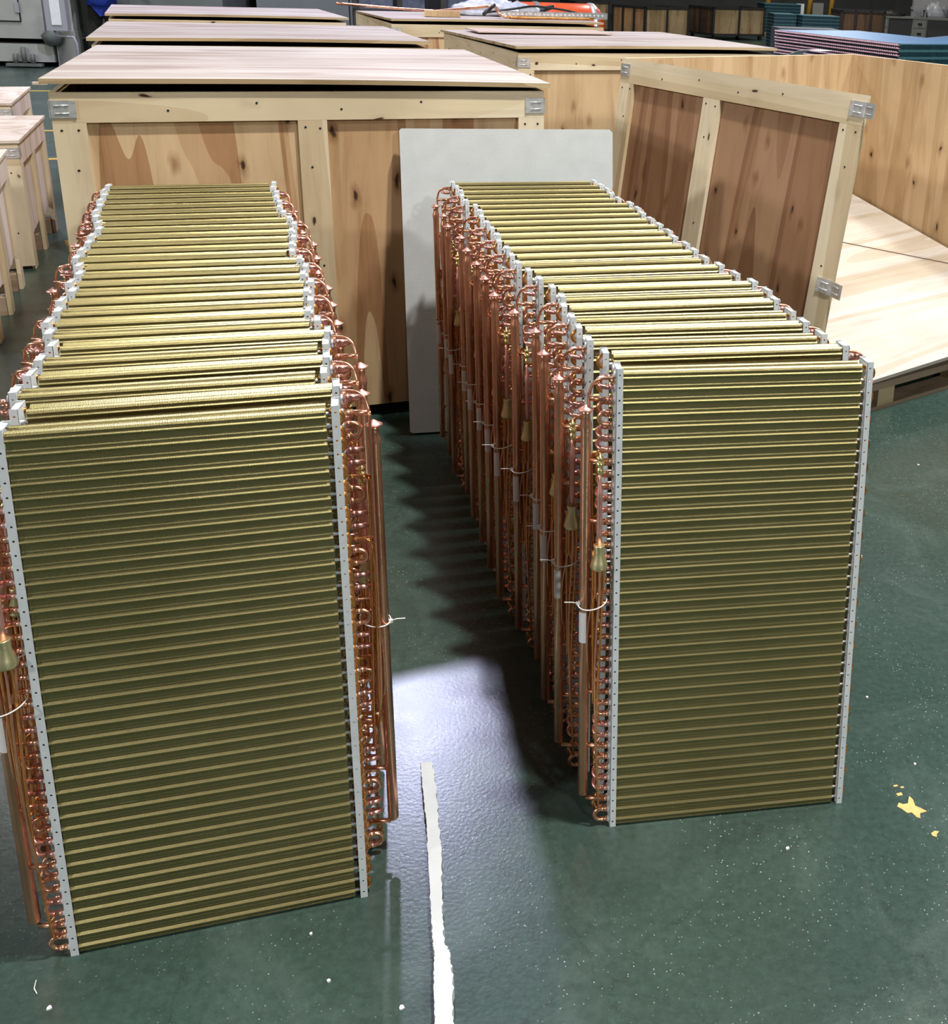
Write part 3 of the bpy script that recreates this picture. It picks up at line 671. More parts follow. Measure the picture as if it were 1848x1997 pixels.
# ------------------------------------------------------------------ small crates on the left
def small_crate(x, y, a, h, label, wd=0.75, dp=0.98):
    """x,y = front right foot"""
    r = empty('small_crate', (x, y, 0), a, label, 'crate', 'small wooden crates at the left edge')
    th = 0.02
    MB().box((-wd, 0.02, 0.10), (-0.02, 0.032, h)).build('plywood_panel', M['batten'], r)
    m = MB(); m.box((-wd, 0, h - .12), (0, 0.02, h)); nails(m, [(-0.08, h - .09)], 0); m.build('rail', [M['batten_h'], M['dark']], r)
    m = MB(); m.box((-0.16, 0, 0.02), (-0.0, 0.02, h - .1205)); nails(m, [(-0.05, h - .16), (-0.11, h - .28), (-0.06, h - .5)], 0); m.build('post', [M['batten'], M['dark']], r)
    # right side: sheet with a ragged lower edge, three posts, rail
    m = MB(); pts = [(0.02, h - 0.01)]
    k = 22; rr = random.Random(int(abs(x) * 100))
    low = [(0.02 + (dp - 0.04) * i / k, 0.17 + rr.uniform(-0.012, 0.012)) for i in range(k + 1)]
    pts = low + [(dp - 0.02, h - 0.01), (0.02, h - 0.01)]
    T_ = Matrix(((0, 0, 1, 0), (1, 0, 0, 0), (0, 1, 0, 0), (0, 0, 0, 1)))
    m.prism(pts, -0.032, -0.020, 0, T_); m.build('plywood_panel', M['side_sheet'], r)
    MB().box((-0.0195, 0.0205, h - .12), (0, dp, h)).build('rail', M['side_sheet'], r)
    for py in (0.0205, dp * .5 - .04, dp - .08): MB().box((-0.0195, py, 0.0), (0, py + 0.08, h - .1205)).build('post', M['batten'], r)
    m = MB()
    for py in (0.04, dp * .5 - .04, dp - .12): m.box((-wd, py, 0.0), (-0.022, py + 0.08, 0.09))
    m.build('skid', M['pallet'], r)
    m = MB(); m.box((-wd, -0.01, h + 0.004), (0.01, dp + 0.02, h + 0.020)); m.build('lid', [M['side_sheet']], r)
    clip_r(r, 0, 0, h - .05, w1=0.10, w2=0.05)
    MB().box((-wd, dp - .03, 0.1), (-0.02, dp - 0.018, h)).build('plywood_panel', M['side_sheet'], r)
    return r
small_crate(-3.53, 5.62, 0.40, 0.712, 'small crate in the middle of the left-edge row, metal clip on its front corner')
small_crate(-4.42, 7.02, 0.42, 0.712, 'small crate farthest back at the left edge, a stick poking out under its lid')
o = MB().box((0, 0, 0), (0.10, 0.05, 0.018)).build('wood_stick', M['side_sheet']); o.matrix_world = Matrix.Translation((-4.86, 8.03, 0.735)) @ Matrix.Rotation(0.42, 4, 'Z')
tag(o, 'pale offcut of wood poking from the lid of the farthest small crate', 'wood offcut')
small_crate(-2.99, 4.42, 0.44, 0.712, 'nearest small crate, cut off by the left edge of the picture', dp=1.0)

# ------------------------------------------------------------------ foam
T_ = Matrix.Translation((-0.930, 3.640, 0.0)) @ Matrix.Rotation(0.24, 4, 'Z') @ Matrix.Rotation(-0.138, 4, 'X')
m = MB(); w_, h_ = 0.795, 1.160
pts = [(0.0, 0.006), (0.01, 0.0), (w_, 0.0), (w_, 0.80), (w_ - 0.012, 0.83), (w_ - 0.004, 0.86), (w_ - 0.014, 0.90), (w_, 0.94), (w_, h_ - 0.012), (w_ - 0.012, h_), (0.006, h_), (0.0, h_ - 0.008)]
Tm = Matrix(((1, 0, 0, 0), (0, 0, 1, 0), (0, 1, 0, 0), (0, 0, 0, 1)))
m.prism(pts[::-1], 0.0, 0.028, 0, Tm)
o = m.build('foam_board', M['foam']); o.matrix_world = T_ @ Matrix.Translation((0, 0, 0.009)); tag(o, 'tall white foam board leaning on the big crate behind the right row', 'foam board')
# foam strip on the floor
Lp = [(-0.489, 1.897), (-0.470, 1.83), (-0.441, 1.737), (-0.413, 1.633), (-0.388, 1.537), (-0.367, 1.461), (-0.354, 1.419), (-0.343, 1.36), (-0.327, 1.298), (-0.31, 1.22), (-0.30, 1.12)]
Rp = [(-0.463, 1.901), (-0.443, 1.838), (-0.415, 1.738), (-0.386, 1.634), (-0.360, 1.516), (-0.342, 1.448), (-0.330, 1.431), (-0.314, 1.386), (-0.296, 1.300), (-0.282, 1.22), (-0.27, 1.12)]
def dens(P, n, seed, amp):
    rr = random.Random(seed); out = []
    for i in range(len(P) - 1):
        for k in range(n):
            t = k / n; j = rr.uniform(-amp, amp); out.append((P[i][0] * (1 - t) + P[i + 1][0] * t + j, P[i][1] * (1 - t) + P[i + 1][1] * t))
    out.append(P[-1]); return out
l2 = dens(Lp, 14, 3, 0.0012); r2 = dens(Rp, 14, 4, 0.0022)
m = MB(); n = len(l2)
for z in (0.0, 0.026):
    for i in range(n):
        m.v.append((l2[i][0], l2[i][1], z + (0.001 * math.sin(i * 0.9) if z else 0))); m.v.append((r2[i][0], r2[i][1], z))
for i in range(n - 1):
    a0 = 2 * i; K = 2 * n
    m.face([a0 + K, a0 + 2 + K, a0 + 3 + K, a0 + 1 + K]); m.face([a0, a0 + 1, a0 + 3, a0 + 2])
    m.face([a0, a0 + 2, a0 + 2 + K, a0 + K]); m.face([a0 + 3, a0 + 1, a0 + 1 + K, a0 + 3 + K])
m.face([1, 0, 2 * n, 2 * n + 1]); m.face([2 * n - 2, 2 * n - 1, 4 * n - 1, 4 * n - 2])
m.f = [list(reversed(q)) for q in m.f]
o = m.build('foam_strip', M['foam']); tag(o, 'long ragged white foam offcut lying on the floor between the rows', 'foam offcut')

# ------------------------------------------------------------------ marks and chips on the floor
def chip(name, pts, mat, label, cat, group, h=0.0012):
    tag(MB().prism(pts, 0.0, h).build(name, mat), label, cat, group)
ys = M['yellow_stain'] = simple('yellow_ochre_patch', (0.62, 0.42, 0.14), 0.6, var=0.12, scale=60)
G = 'yellow patches on the floor'
chip('floor_patch', [(0.611, 1.882), (0.607, 1.872), (0.603, 1.860), (0.592, 1.857), (0.583, 1.861), (0.577, 1.850), (0.586, 1.843), (0.596, 1.832), (0.606, 1.834), (0.614, 1.821), (0.621, 1.819), (0.624, 1.833), (0.641, 1.839), (0.628, 1.848), (0.618, 1.854), (0.617, 1.872)][::-1], ys, 'largest, star-shaped yellow patch on the floor', 'floor patch', G)
chip('floor_patch', [(0.635, 1.778), (0.645, 1.785), (0.653, 1.783), (0.647, 1.776), (0.645, 1.768), (0.636, 1.771)][::-1], ys, 'small yellow patch at the right edge, nearest to the viewer', 'floor patch', G)
chip('floor_patch', [(0.583, 1.888), (0.595, 1.892), (0.597, 1.884), (0.585, 1.881)][::-1], ys, 'small square yellow patch just beyond the star-shaped one', 'floor patch', G)
chip('floor_patch', [(0.580, 1.912), (0.590, 1.915), (0.592, 1.911), (0.583, 1.908)][::-1], ys, 'tiny yellow fleck, left of the two beyond the square patch', 'floor patch', G)
chip('floor_patch', [(0.596, 1.909), (0.604, 1.911), (0.605, 1.906), (0.597, 1.905)][::-1], ys, 'tiny yellow fleck, right of the two beyond the square patch', 'floor patch', G)
chips = [((-0.995, 1.313), 'white chip near the bottom left corner, beneath the bent sliver'), ((-0.536, 1.384), 'white chip on the floor left of the foam strip'), ((-0.395, 1.339), 'roundish white chip close beside the foam strip'),
         ((0.576, 2.213), 'white chip on the floor right of the front right coil, halfway up'), ((0.647, 1.982), 'white chip right of the front right coil, above the yellow patches'), ((0.320, 1.721), 'yellowish chip on the floor below the front right coil'),
         ((1.015, 3.563), 'white chip on the far floor before the pallet'), ((-0.598, 1.476), 'white chip under the bottom edge of the left row')]
for i, ((x, y), lb) in enumerate(chips):
    rr = random.Random(i); s = 0.0035 + 0.002 * rr.random()
    pts = [(x + s * rr.uniform(.5, 1.1) * math.cos(k * 1.05), y + s * rr.uniform(.5, 1.1) * math.sin(k * 1.05)) for k in range(6)]
    chip('floor_chip', pts, M['paper'], lb, 'chip', 'pale chips scattered on the floor', 0.003)
m = MB(); m.tube([(-1.046, 1.362, 0.002), (-1.040, 1.346, 0.003), (-1.030, 1.337, 0.002)], 0.0010, 6); tag(m.build('splinter', M['paper']), 'thin bent white splinter on the floor at the bottom left', 'splinter')

# ------------------------------------------------------------------ grey machine, left background
r = empty('machine_cabinet', (-9.45, 16.1, 0), 0.20, 'tall grey green machine cabinet with doors at the left edge', 'machine')
m = MB(); m.box((-6.0, 0.05, 0.42), (0.0, 2.2, 2.6)); m.build('housing', M['machine'], r)
m = MB(); m.box((-6.0, 0.0, 0.08), (0.1, 2.2, 0.34)); m.build('base_beam', M['machine'], r)
for x in (-3.0, -2.15, -1.1):
    m = MB(); m.box((x, 0.02, 0.68), (x + 0.78, 0.048, 2.4)); d_ = m.build('door', M['machine'], r)
    m = MB(); m.box((x + .74, 0.0, 0.80), (x + .80, 0.02, 0.95)); m.box((x + .74, 0.0, 1.35), (x + .80, 0.02, 1.5)); m.build('hinge', M['glass_grey'], d_)
    m = MB(); m.box((x - 0.012, 0.03, 0.665), (x + 0.792, 0.0495, 2.41)); m.build('door_gap', M['dark'], r)
m = MB(); m.box((-0.55, -0.12, 0.02), (-0.05, -0.02, 0.06)); 
for dx in (-0.42, -0.30, -0.18): m.tube([(dx, -0.07, 0.05), (dx, -0.07, 0.30 if dx == -0.30 else 0.20)], 0.035, 8)
m.build('anchor_bolt', M['machine_dark'], r)
m = MB(); m.lathe([(0.10, 0.34), (0.13, 0.40), (0.16, 0.48), (0.08, 0.56), (0.05, 0.66)], (0.12, -0.02), 12); m.build('hand_wheel', M['machine_dark'], r)
m = MB(); m.box((0.16, 0.0, 0.0), (0.42, 0.3, 2.8)); m.box((0.15, 0.0, 0.0), (0.43, 0.31, 0.55)); m.build('column', M['machine'], r)
r2_ = empty('control_box', (-8.68, 15.2, 0), 0.2, 'narrow grey control box on a bent bracket beside the machine column', 'control box')
m = MB(); m.box((-0.18, 0, 0.62), (0.10, 0.14, 1.18)); m.build('housing', M['glass_grey'], r2_)
m = MB(); m.box((-0.10, -0.012, 0.70), (0.03, 0.0, 1.08)); m.build('panel', M['paper'], r2_)
m = MB(); m.tube([(-0.1, 0.07, 0.62), (-0.1, 0.07, 0.55), (0.14, 0.07, 0.53), (0.17, 0.07, 0.45), (0.17, 0.07, 0.0)], 0.018, 8); m.build('bracket', M['glass_grey'], r2_)
o = MB().box((-9.0, 16.6, 0.0), (-6.9, 18.6, 2.4)).build('press_machine', M['machine_dark']); tag(o, 'dark grey green machine body behind the standing person', 'machine')
# large cabinet behind the left crates
r = empty('machine_cabinet', (-6.0, 17.0, 0), 0.2, 'wide dark grey machine cabinet with vent holes behind the back left crate', 'machine')
MB().box((-0.5, 0, 0.1), (3.3, 2.0, 2.2)).build('housing', simple('slate_paint', (0.12, 0.135, 0.135), 0.5, var=0.08, scale=2), r)
m = MB(); m.box((0.9, -0.012, 0.12), (0.92, 0.0, 2.1)); m.box((1.6, -0.012, 0.12), (1.615, 0.0, 2.1)); m.build('panel_seam', M['dark'], r)
m = MB()
for i in range(8):
    for j in range(5): m.box((2.55 + i * 0.075, -0.008, 0.50 + j * 0.07), (2.58 + i * 0.075, 0.0, 0.53 + j * 0.07))
m.build('vent_holes', M['dark'], r)
# person working at the machine (blue top, dark trousers), mostly hidden
def person(x, y, rz):
    r = empty('person', (x, y, 0), rz, 'person in a blue top and dark trousers standing at the grey machine', 'person')
    V = [(0, 0, .95), (0, -.02, 1.10), (0, -.08, 1.28), (0, -.17, 1.42), (0, -.22, 1.50), (0, -.27, 1.60), (0, -.28, 1.70),
         (.10, 0, .90), (.16, .02, .50), (.19, .05, .10), (.19, -.08, .05), (-.10, 0, .90), (-.16, .02, .50), (-.19, .05, .10), (-.19, -.08, .05),
         (.19, -.17, 1.40), (.27, -.26, 1.20), (.20, -.46, 1.24), (-.19, -.17, 1.40), (-.27, -.26, 1.20), (-.20, -.46, 1.24)]
    E_ = [(0, 1), (1, 2), (2, 3), (3, 4), (4, 5), (5, 6), (0, 7), (7, 8), (8, 9), (9, 10), (0, 11), (11, 12), (12, 13), (13, 14), (3, 15), (15, 16), (16, 17), (3, 18), (18, 19), (19, 20)]
    Rr = [.15, .14, .15, .13, .055, .10, .09, .10, .075, .05, .045, .10, .075, .05, .045, .06, .045, .032, .06, .045, .032]
    for s in (1, -1):
        b = 17 if s == 1 else 20; base = V[b]
        n0 = len(V); V.append((base[0], base[1] - .07, base[2] - .01)); E_.append((b, n0)); Rr.append(.030)
        for k in range(4):
            dx = (k - 1.5) * .02; ln = (.075, .085, .08, .065)[k]
            i1 = len(V); V.append((base[0] + dx, base[1] - .10, base[2] - .015)); V.append((base[0] + dx * 1.1, base[1] - .10 - ln * .6, base[2] - .03)); V.append((base[0] + dx * 1.1, base[1] - .10 - ln, base[2] - .055))
            E_ += [(n0, i1), (i1, i1 + 1), (i1 + 1, i1 + 2)]; Rr += [.0095, .009, .008]
        i1 = len(V); V += [(base[0] - s * .035, base[1] - .05, base[2] - .01), (base[0] - s * .045, base[1] - .09, base[2] - .03)]; E_ += [(b, i1), (i1, i1 + 1)]; Rr += [.011, .009]
    me = bpy.data.meshes.new('body'); me.from_pydata(V, E_, []); 
    o = bpy.data.objects.new('body', me); COL.objects.link(o); o.parent = r
    for mm in (M['skin'],): me.materials.append(mm)
    sk = o.modifiers.new('skin', 'SKIN'); sk.use_smooth_shade = True
    for i, vv in enumerate(me.skin_vertices[0].data if me.skin_vertices else []): vv.radius = (Rr[i], Rr[i]); vv.use_root = (i == 0)
    ss = o.modifiers.new('sub', 'SUBSURF'); ss.levels = 1; ss.render_levels = 1
    # clothing
    m = MB(); m.lathe([(.12, .93), (.18, .95), (.165, 1.10), (.165, 1.25), (.175, 1.38), (.12, 1.48), (.075, 1.53)], (0, -.09), 16, 0, 1.2, 1.0)
    for s in (1, -1): m.tube([(s * .14, -.15, 1.42), (s * .20, -.18, 1.40), (s * .27, -.26, 1.21), (s * .22, -.40, 1.235)], [.08, .075, .06, .05], 12)
    # pointed front hem
    m.prism([(-.17, .98), (.17, .98), (.03, .80), (-.04, .79)][::-1], .20, .215, 0, Matrix(((1, 0, 0, 0), (0, 0, -1, 0), (0, 1, 0, 0), (0, 0, 0, 1)))); m.build('shirt', M['blue_cloth'], r)
    m = MB(); m.lathe([(.13, .86), (.17, .90), (.165, 1.02), (.15, 1.12)], (0, -.02), 16, 0, 1.15, 1.0)
    for s in (1, -1): m.tube([(s * .08, -.01, .96), (s * .11, .0, .80), (s * .16, .02, .50), (s * .19, .05, .11)], [.13, .115, .09, .075], 12)
    m.build('trousers', M['dark_cloth'], r)
    m = MB(); m.lathe([(.02, 1.80), (.08, 1.795), (.115, 1.74), (.118, 1.67), (.10, 1.62)][::-1], (0, -.255), 14, 0, .9, 1.1); m.build('hair', M['hair'], r)
    m = MB(); m.tube([(0, -.385, 1.665), (0, -.40, 1.64), (0, -.385, 1.63)], [.008, .015, .012], 8); m.build('nose', M['skin'], r)
    for s in (1, -1): MB().lathe([(.002, 1.670), (.009, 1.676), (.009, 1.684), (.002, 1.69)], (s * .035, -.370), 8).build('eye', M['dark'], r)
    MB().box((-.022, -.378, 1.598), (.022, -.366, 1.606)).build('mouth', M['copper_cap'], r)
    for s in (1, -1):
        MB().tube([(s * .19, .09, .03), (s * .19, -.03, .045), (s * .19, -.15, .03)], [.045, .05, .035], 10).build('shoe', M['rubber'], r)
    return r
person(-8.62, 16.3, 0.45)

# ------------------------------------------------------------------ things on the back middle crate
ZT = 1.262 + 0.045
def on_lid(u, v, z=0.0):      # u along, v back in that crate's frame
    c, s = math.cos(0.44), math.sin(0.44); return Vector((-2.23 + u * c - v * s, 8.62 + u * s + v * c, ZT + z))
def tb(name, pts, r_, mat, label, cat, group=None):
    o = MB().tube(spline(pts, 6), r_, 8).build(name, mat); tag(o, label, cat, group); return o
tb('copper_pipe', [on_lid(-0.25, 1.25, .06), on_lid(0.3, 1.15, .03), on_lid(0.62, 1.02, .02)], 0.012, M['copper'], 'long copper pipe reaching over the left end of the crate lid', 'pipe')
tb('copper_pipe', [on_lid(0.45, 0.75, .02), on_lid(0.8, 0.60, .07), on_lid(1.0, 0.52, .09), on_lid(1.02, 0.24, .02), on_lid(1.45, 0.18, .016), on_lid(1.80, 0.18, .016)], 0.014, M['copper'], 'copper pipe bent over the perforated channel on the crate lid', 'pipe')
tb('copper_pipe', [on_lid(1.0, 0.12, .022), on_lid(1.4, 0.10, .022), on_lid(1.78, 0.10, .022)], 0.012, M['copper_orange'], 'straight copper pipe along the front edge of the crate lid', 'pipe')
tb('rubber_hose', [on_lid(0.95, 0.55, .04), on_lid(1.2, 0.50, .08), on_lid(1.4, 0.56, .10), on_lid(1.7, 0.56, .07), on_lid(1.85, 0.50, .03)], 0.010, M['rubber'], 'thin black hose coiled over the copper pipework', 'hose')
m = MB(); pts = [on_lid(0.86, 0.35, .03), on_lid(0.9, 0.38, .06), on_lid(0.98, 0.42, .11)]
m.tube(pts, [0.016, 0.018, 0.014], 8); tag(m.build('rubber_grip', M['rubber']), 'black rubber grip on the left bend of the copper pipe', 'grip')
m = MB(); pts = [on_lid(1.46, 0.62, .02), on_lid(1.50, 0.65, .07), on_lid(1.60, 0.65, .10)]
m.tube(pts, [0.018, 0.028, 0.020], 8); tag(m.build('rubber_grip', M['rubber']), 'black rubber knob at the right side of the pipework', 'grip')
r = empty('perforated_channel', on_lid(1.02, 0.36, 0.006), 0.44, 'galvanised channel with a row of round holes on the crate lid', 'channel')
m = MB(); m.box((0, 0, 0), (1.0, 0.004, 0.055)); m.box((0, 0, 0.052), (1.0, 0.05, 0.055)); m.build('web', M['zinc'], r)
m = MB()
for i in range(24): m.tube([(0.03 + i * 0.04, -0.003, 0.032), (0.03 + i * 0.04, 0.0, 0.032)], 0.009, 8)
m.build('holes', M['paper'], r)
m = MB(); T_ = Matrix.Translation(on_lid(0.36, 0.42, 0.0)) @ Matrix.Rotation(0.2, 4, 'Z'); m.box((0, 0, 0), (0.30, 0.16, 0.05), 0, T_); tag(m.build('wood_block', M['panel_gold']), 'wooden block propping the pipework on the crate lid', 'wood block')
# crumpled clear film
def blob(name, mat, c, rx, ry, rz, seed, label, cat):
    m = MB(); rr = random.Random(seed); nu, nv = 28, 12; n0 = 0
    for j in range(nv + 1):
        for i in range(nu):
            th = PI * 0.5 * j / nv; ph = 2 * PI * i / nu; k = 1 + 0.16 * math.sin(5 * ph + 3 * th) + 0.10 * rr.uniform(-1, 1)
            m.v.append((c[0] + rx * k * math.cos(ph) * math.cos(th), c[1] + ry * k * math.sin(ph) * math.cos(th), c[2] + rz * math.sin(th) * (1 + .15 * rr.uniform(-1, 1))))
    for j in range(nv):
        for i in range(nu):
            a0 = j * nu + i; a1 = j * nu + (i + 1) % nu; m.face([a0, a1, a1 + nu, a0 + nu], 0, True)
    m.face([i for i in reversed(range(nu))])
    o = m.build(name, mat); tag(o, label, cat); return o
blob('plastic_film', M['clear_plastic'], on_lid(1.15, 1.0, 0.0), 0.42, 0.26, 0.14, 5, 'crumpled pale plastic film behind the copper pipework', 'plastic film')
# orange tank behind
T_ = Matrix.Translation((-1.22, 11.6, 1.04)) @ Matrix.Rotation(0.35, 4, 'Z')
r = empty('orange_tank', (0, 0, 0), 0, 'glossy orange cylinder tank lying behind the copper pipework', 'tank'); r.matrix_world = T_ @ Matrix.Translation((0, 0, -1.02))
Tt = Matrix.Translation((0, 0, 1.10)) @ Matrix.Rotation(PI / 2, 4, 'Y')
o = MB().lathe([(0.05, -0.52), (0.20, -0.50), (0.27, -0.42), (0.27, 0.42), (0.20, 0.50), (0.05, 0.52)], (0, 0), 28).build('shell', M['orange_paint'], r); o.matrix_local = Tt
for q in (-0.25, 0.36):
    o = MB().lathe([(0.272, q), (0.279, q + .003), (0.279, q + .05), (0.272, q + .053)], (0, 0), 28).build('strap', M['machine_dark'] if q < 0 else M['zinc'], r); o.matrix_local = Tt
m = MB()
for q in (-0.35, 0.25): m.box((q, -0.3, 0.0), (q + 0.08, 0.3, 0.84))
m.build('stand', M['steel_dark'], r)
# dark equipment rack behind
r = empty('equipment_rack', (-4.0, 13.6, 0), 0.3, 'dark equipment rack with blue grey parts behind the back middle crate', 'rack')
m = MB()
for x in (0, .55, 1.1, 1.65): m.box((x, 0, 0), (x + .06, .06, 1.45))
m.box((0, 0, 1.12), (1.71, .6, 1.16)); m.box((0, 0, .6), (1.71, .6, .64)); m.build('frame', M['steel_dark'], r)
m = MB(); m.box((0.08, 0.1, 1.16), (0.5, 0.5, 1.33)); m.box((0.62, 0.1, 1.16), (0.9, 0.5, 1.38)); m.box((1.2, 0.1, 1.16), (1.6, 0.5, 1.42)); m.build('stored_parts', simple('blue_grey_parts', (0.10, 0.12, 0.17), 0.4, 0.3, var=0.4, scale=9), r)
m = MB(); m.box((0, 0.62, 0), (1.71, 0.66, 1.5)); m.build('board', M['dark'], r)

# ------------------------------------------------------------------ blue-finned coils stacked on a pallet
def blue_stack(x, y, a, n, ztop, L_, D_, where, first_vis, th=0.066):
    zb = ztop - n * th
    r = empty('pallet', (x, y, 0), a, 'pallet carrying the blue coils %s' % where, 'pallet')
    MB().box((0, 0, zb - 0.03), (D_, L_, zb - 0.001)).build('deck', M['pallet'], r)
    m = MB()
    for q in (0, D_ / 2 - .05, D_ - .1): m.box((q, 0, 0), (q + .1, L_, zb - 0.03))
    m.build('runner', M['pallet'], r)
    # x across (bends face at x=0 .. no: bends on the -x long side)
    g = random.Random(11)
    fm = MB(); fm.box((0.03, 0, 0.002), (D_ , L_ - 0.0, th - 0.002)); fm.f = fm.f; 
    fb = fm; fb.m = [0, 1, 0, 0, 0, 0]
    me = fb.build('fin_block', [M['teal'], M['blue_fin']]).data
    em = MB(); em.box((0.0, -0.002, 0.0), (D_, 0.0, 0.010)); em.box((0.0, -0.002, th - .012), (D_, 0.0, th - 0.002)); me_e = em.build('frame_edge', M['teal_edge']).data
    bm_ = MB(); nn = int(L_ / 0.032)
    for row, zz in enumerate((th * .28, th * .72)):
        for i in range(nn):
            y0 = 0.015 + i * (L_ - 0.03) / nn + row * 0.008
            bm_.tube([(0.03, y0, zz), (0.004, y0, zz), (-0.006, y0 + 0.010, zz + .004), (0.004, y0 + 0.020, zz + .008), (0.03, y0 + 0.020, zz + .008)], 0.0062, 6)
    me_b = bm_.build('return_bends', M['pink_bends']).data
    for o in list(COL.objects):
        if o.data in (me, me_e, me_b): bpy.data.objects.remove(o)
    for k in range(n):
        z = ztop - (k + 1) * th
        lb = '%s blue coil of the stack %s' % ('topmost' if k == 0 else ORD[k] + ' from the top', where)
        c = empty('blue_coil', (x, y, z), a, lb, 'coil', 'blue-finned coils stacked %s' % where)
        off = g.uniform(-0.012, 0.012)
        put('fin_block', me, c, (off, 0, 0)); put('frame_edge', me_e, c, (off, 0, 0))
        if k < 7: tag(put('return_bends', me_b, c, (off, 0, 0), label='pink copper bend ends in rows'), kind='stuff')
# local frame: x runs to the right-back (short side), y runs back-left (long side with bends)
blue_stack(2.15, 9.92, 0.50, 15, 1.20, 2.06, 1.15, 'behind the open crate', 0)
blue_stack(2.90, 12.35, -0.55, 3, 1.14, 1.8, 1.0, 'at the far right edge', 0)
m = MB(); T_ = Matrix.Translation((1.17, 10.15, 1.03)) @ Matrix.Rotation(-0.75, 4, 'Z')
ps = spline([(0, 0, -0.02), (0.08, 0.0, 0.03), (0.22, 0, 0.075), (0.42, 0, 0.078)], 5); n0 = 0
for p in ps:
    for dy, dz in ((-.10, 0), (.10, 0), (.10, .003), (-.10, .003)): m.v.append(tuple(T_ @ Vector((p.x, dy, p.z + dz))))
for i in range(len(ps) - 1):
    for k in range(4): a0 = 4 * i + k; a1 = 4 * i + (k + 1) % 4; m.face([a0, a1, a1 + 4, a0 + 4])
m.face([0, 1, 2, 3][::-1]); m.face([4 * len(ps) - 4 + k for k in range(4)])
tag(m.build('paper_sheet', M['paper']), 'curled white sheet hanging over the corner of the blue coil stack', 'paper')

# ------------------------------------------------------------------ far background
def bin_(x, y, a, w_, d, h, label, front=2, side=3, fm='cart_wood', sm='cart_wood'):
    r = empty('storage_bin', (x, y, 0), a, label, 'bin', 'dark framed plywood bins along the back')
    m = MB(); b = 0.06; z0 = 0.12
    for px in (0, w_ - b):
        for py in (0, d - b): m.box((px, py, z0), (px + b, py + b, h))
    for zz in (z0, h - b):
        m.box((0, 0, zz), (w_, b, zz + b)); m.box((0, d - b, zz), (w_, d, zz + b)); m.box((0, 0, zz), (b, d, zz + b)); m.box((w_ - b, 0, zz), (w_, d, zz + b))
    for i in range(1, front): x_ = w_ * i / front - b / 2; m.box((x_, 0, z0), (x_ + b, b, h))
    for i in range(1, side): y_ = d * i / side - b / 2; m.box((0, y_, z0), (b, y_ + b, h))
    m.build('frame', M['steel_dark'], r)
    for i in range(front): MB().box((w_ * i / front + .02, b * .5, z0 + .03), (w_ * (i + 1) / front - .02, b * .7, h - .03)).build('plywood_panel', M[fm], r)
    for i in range(side): MB().box((b * .5, d * i / side + .02, z0 + .03), (b * .7, d * (i + 1) / side - .02, h - .03)).build('plywood_panel', M[sm], r)
    m = MB(); m.box((.09, .09, z0 + .07), (w_ - .07, d - .07, h - .1)); m.build('contents', M['steel_dark'], r)
    m = MB()
    for px in (.1, w_ - .1):
        for py in (.1, d - .1): m.tube([(px - .03, py, .06), (px + .03, py, .06)], .06, 10)
    m.build('caster', M['rubber'], r)
bin_(-0.60, 27.8, 0.72, 1.55, 1.4, 0.90, 'dark framed bin with orange plywood side, left of the two bins behind the pale lid', 2, 3, 'cart_wood', 'cart_orange')
bin_(1.25, 30.0, 0.50, 1.75, 1.4, 0.90, 'dark framed bin with dull plywood front, right of the two bins behind the pale lid', 2, 2, 'cart_wood', 'cart_wood2')
bin_(-2.6, 29.6, 0.5, 1.1, 1.0, 0.92, 'dark bin partly hidden behind the orange tank', 2, 2, 'cart_wood', 'cart_wood2')
bin_(4.25, 26.6, 0.10, 1.15, 1.0, 1.05, 'tall dark brown three-panel bin left of the grey desk', 3, 2, 'cart_wood2', 'cart_wood2')
def teal_stack(x, y, a, w_, d, h, n, label, grp):
    r = empty('coil_stack_pallet', (x, y, 0), a, 'pallet under the ' + label, 'pallet', 'pallets under the far coil stacks')
    m = MB()
    for q in (0, w_ - .1): m.box((q, 0, 0), (q + .1, d, .1))
    m.box((0, 0, .1), (w_, d, .13)); m.build('deck', M['pallet'], r)
    for k in range(n):
        z = .132 + (h - .132) * k / n; t_ = (h - .132) / n
        c = empty('teal_coil', (x, y, z), a, '%s coil %s' % ('topmost' if k == n - 1 else ORD[n - 1 - k] + ' from the top', 'in ' + label), 'coil', grp)
        MB().box((0, 0, 0.004), (w_, d, t_ * .80)).build('fin_block', M['teal'], c)
        MB().box((-0.005, -0.005, t_ * .80), (w_ + .005, d, t_ * .99)).build('edge', M['teal_edge'], c)
teal_stack(2.95, 33.2, 0.15, 1.15, 1.0, 0.98, 9, 'tall teal stack right of the bins', 'teal coils in the far tall stack')
teal_stack(2.42, 24.6, 0.1, 0.52, 0.8, 0.96, 11, 'teal stack in front of the tall one', 'teal coils in the far middle stack')
teal_stack(3.02, 24.2, 0.1, 0.85, 0.8, 0.96, 11, 'teal stack beside the tall brown bin', 'teal coils in the far right stack')
# grey slatted box before the teal stacks
r = empty('grey_tray', (2.10, 20.2, 0), 0.1, 'low grey ribbed tray standing before the dark teal stacks', 'tray')
m = MB(); m.box((0, 0, 0.0), (1.2, .8, 0.84)); 
for i in range(7): m.box((i * .17, -.03, .1), (i * .17 + .12, 0, .80))
m.build('tray_body', simple('grey_plastic', (0.10, 0.115, 0.13), 0.5, var=0.2), r)
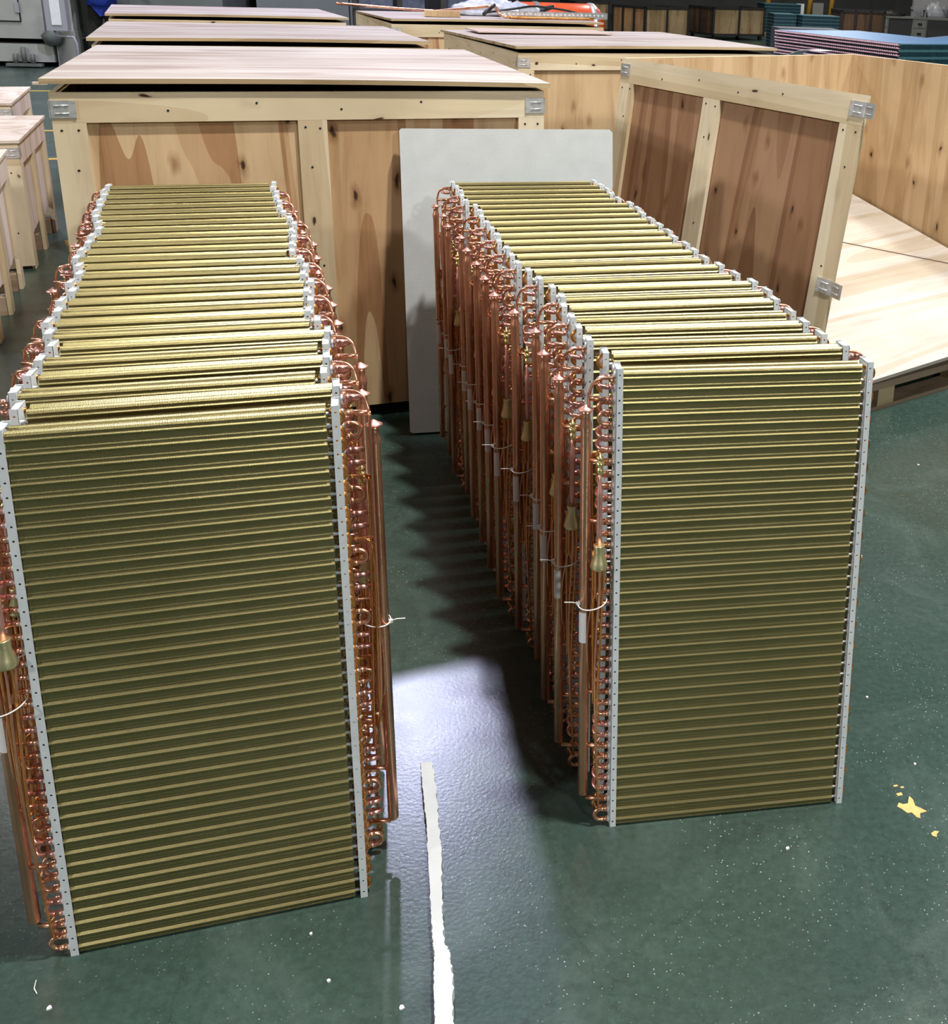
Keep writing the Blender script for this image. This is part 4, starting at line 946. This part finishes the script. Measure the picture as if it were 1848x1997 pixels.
# yellow frame
r = empty('yellow_rack', (3.9, 36.0, 0), 0.0, 'yellow steel rack posts standing behind the teal coil stacks', 'rack')
for dx in (-0.62, 0.78, 1.5):
    MB().tube([(dx - .05, 0, 0), (dx + .12, 0, 2.4)], .09, 8).build('post', M['yellow_steel'], r)
MB().box((-0.5, .1, .75), (1.7, .5, .80)).build('shelf', M['steel_dark'], r)
MB().box((-.1, .05, .42), (.18, .3, .74)).build('post_foot', M['machine_dark'], r)
for i, (dx, w_) in enumerate(((-.16, .26), (.33, .26))):
    tag(MB().box((3.9 + dx, 35.8, 0.0), (3.9 + dx + w_, 35.95, 0.70 + .25 * i)).build('white_carton', M['paper']), '%s white box between the yellow posts' % ('left, lower' if i == 0 else 'right, taller'), 'box', 'white boxes between the yellow posts')
tag(MB().box((4.75, 35.6, 0), (5.1, 35.9, 1.0)).build('grey_cabinet', M['desk']), 'small grey cabinet right of the yellow posts', 'cabinet')
# desk
r = empty('grey_desk', (6.15, 32.4, 0), 0.02, 'long grey metal desk with two drawer units at the far right', 'desk')
MB().box((-.05, 0, .72), (4.2, .8, .77)).build('desktop', M['desk'], r)
for x0 in (0.05, 1.22):
    p = MB().box((x0, .03, .05), (x0 + .45, .75, .72)).build('drawer_unit', M['desk'], r)
    for z0, z1 in ((.46, .68), (.14, .43)):
        d_ = MB().box((x0 + .03, .0, z0), (x0 + .41, .03, z1)).build('drawer', M['desk'], r)
        MB().box((x0 + .16, -.012, (z0 + z1) / 2 - .035), (x0 + .28, .0, (z0 + z1) / 2 + .035)).build('handle', M['dark'], d_)
MB().box((.5, .1, .05), (1.22, .14, .72)).build('modesty_panel', M['desk_dark'], r)
MB().box((1.68, .06, .05), (4.1, .10, .70)).build('modesty_panel', M['desk_dark'], r)
r = empty('small_shelf', (7.40, 32.55, .77), 0.0, 'little pale shelf stand on the grey desk', 'stand')
MB().box((-.05, 0, .22), (.38, .3, .30)).build('shelf_board', M['glass_grey'], r)
m = MB(); m.box((-.03, .02, 0), (0, .28, .22)); m.box((.34, .02, 0), (.37, .28, .34)); m.build('leg', M['glass_grey'], r)
tag(blob('dark_bundle', M['rubber'], (6.75, 32.8, .77), .42, .2, .16, 9, 'dark bundle lying on the left end of the grey desk', 'bundle'))
tag(blob('grey_cover', M['glass_grey'], (8.15, 33.0, .77), .38, .2, .42, 12, 'pale grey cover draped over a machine on the desk', 'cover'))
f = MB().box((7.6, 33.6, 0), (12, 33.8, 4)).build('partition_wall', simple('pale_partition', (0.30, 0.30, 0.30), 0.6, var=0.1, scale=1)); tag(f, kind='structure')
f.name = 'wall_partition'
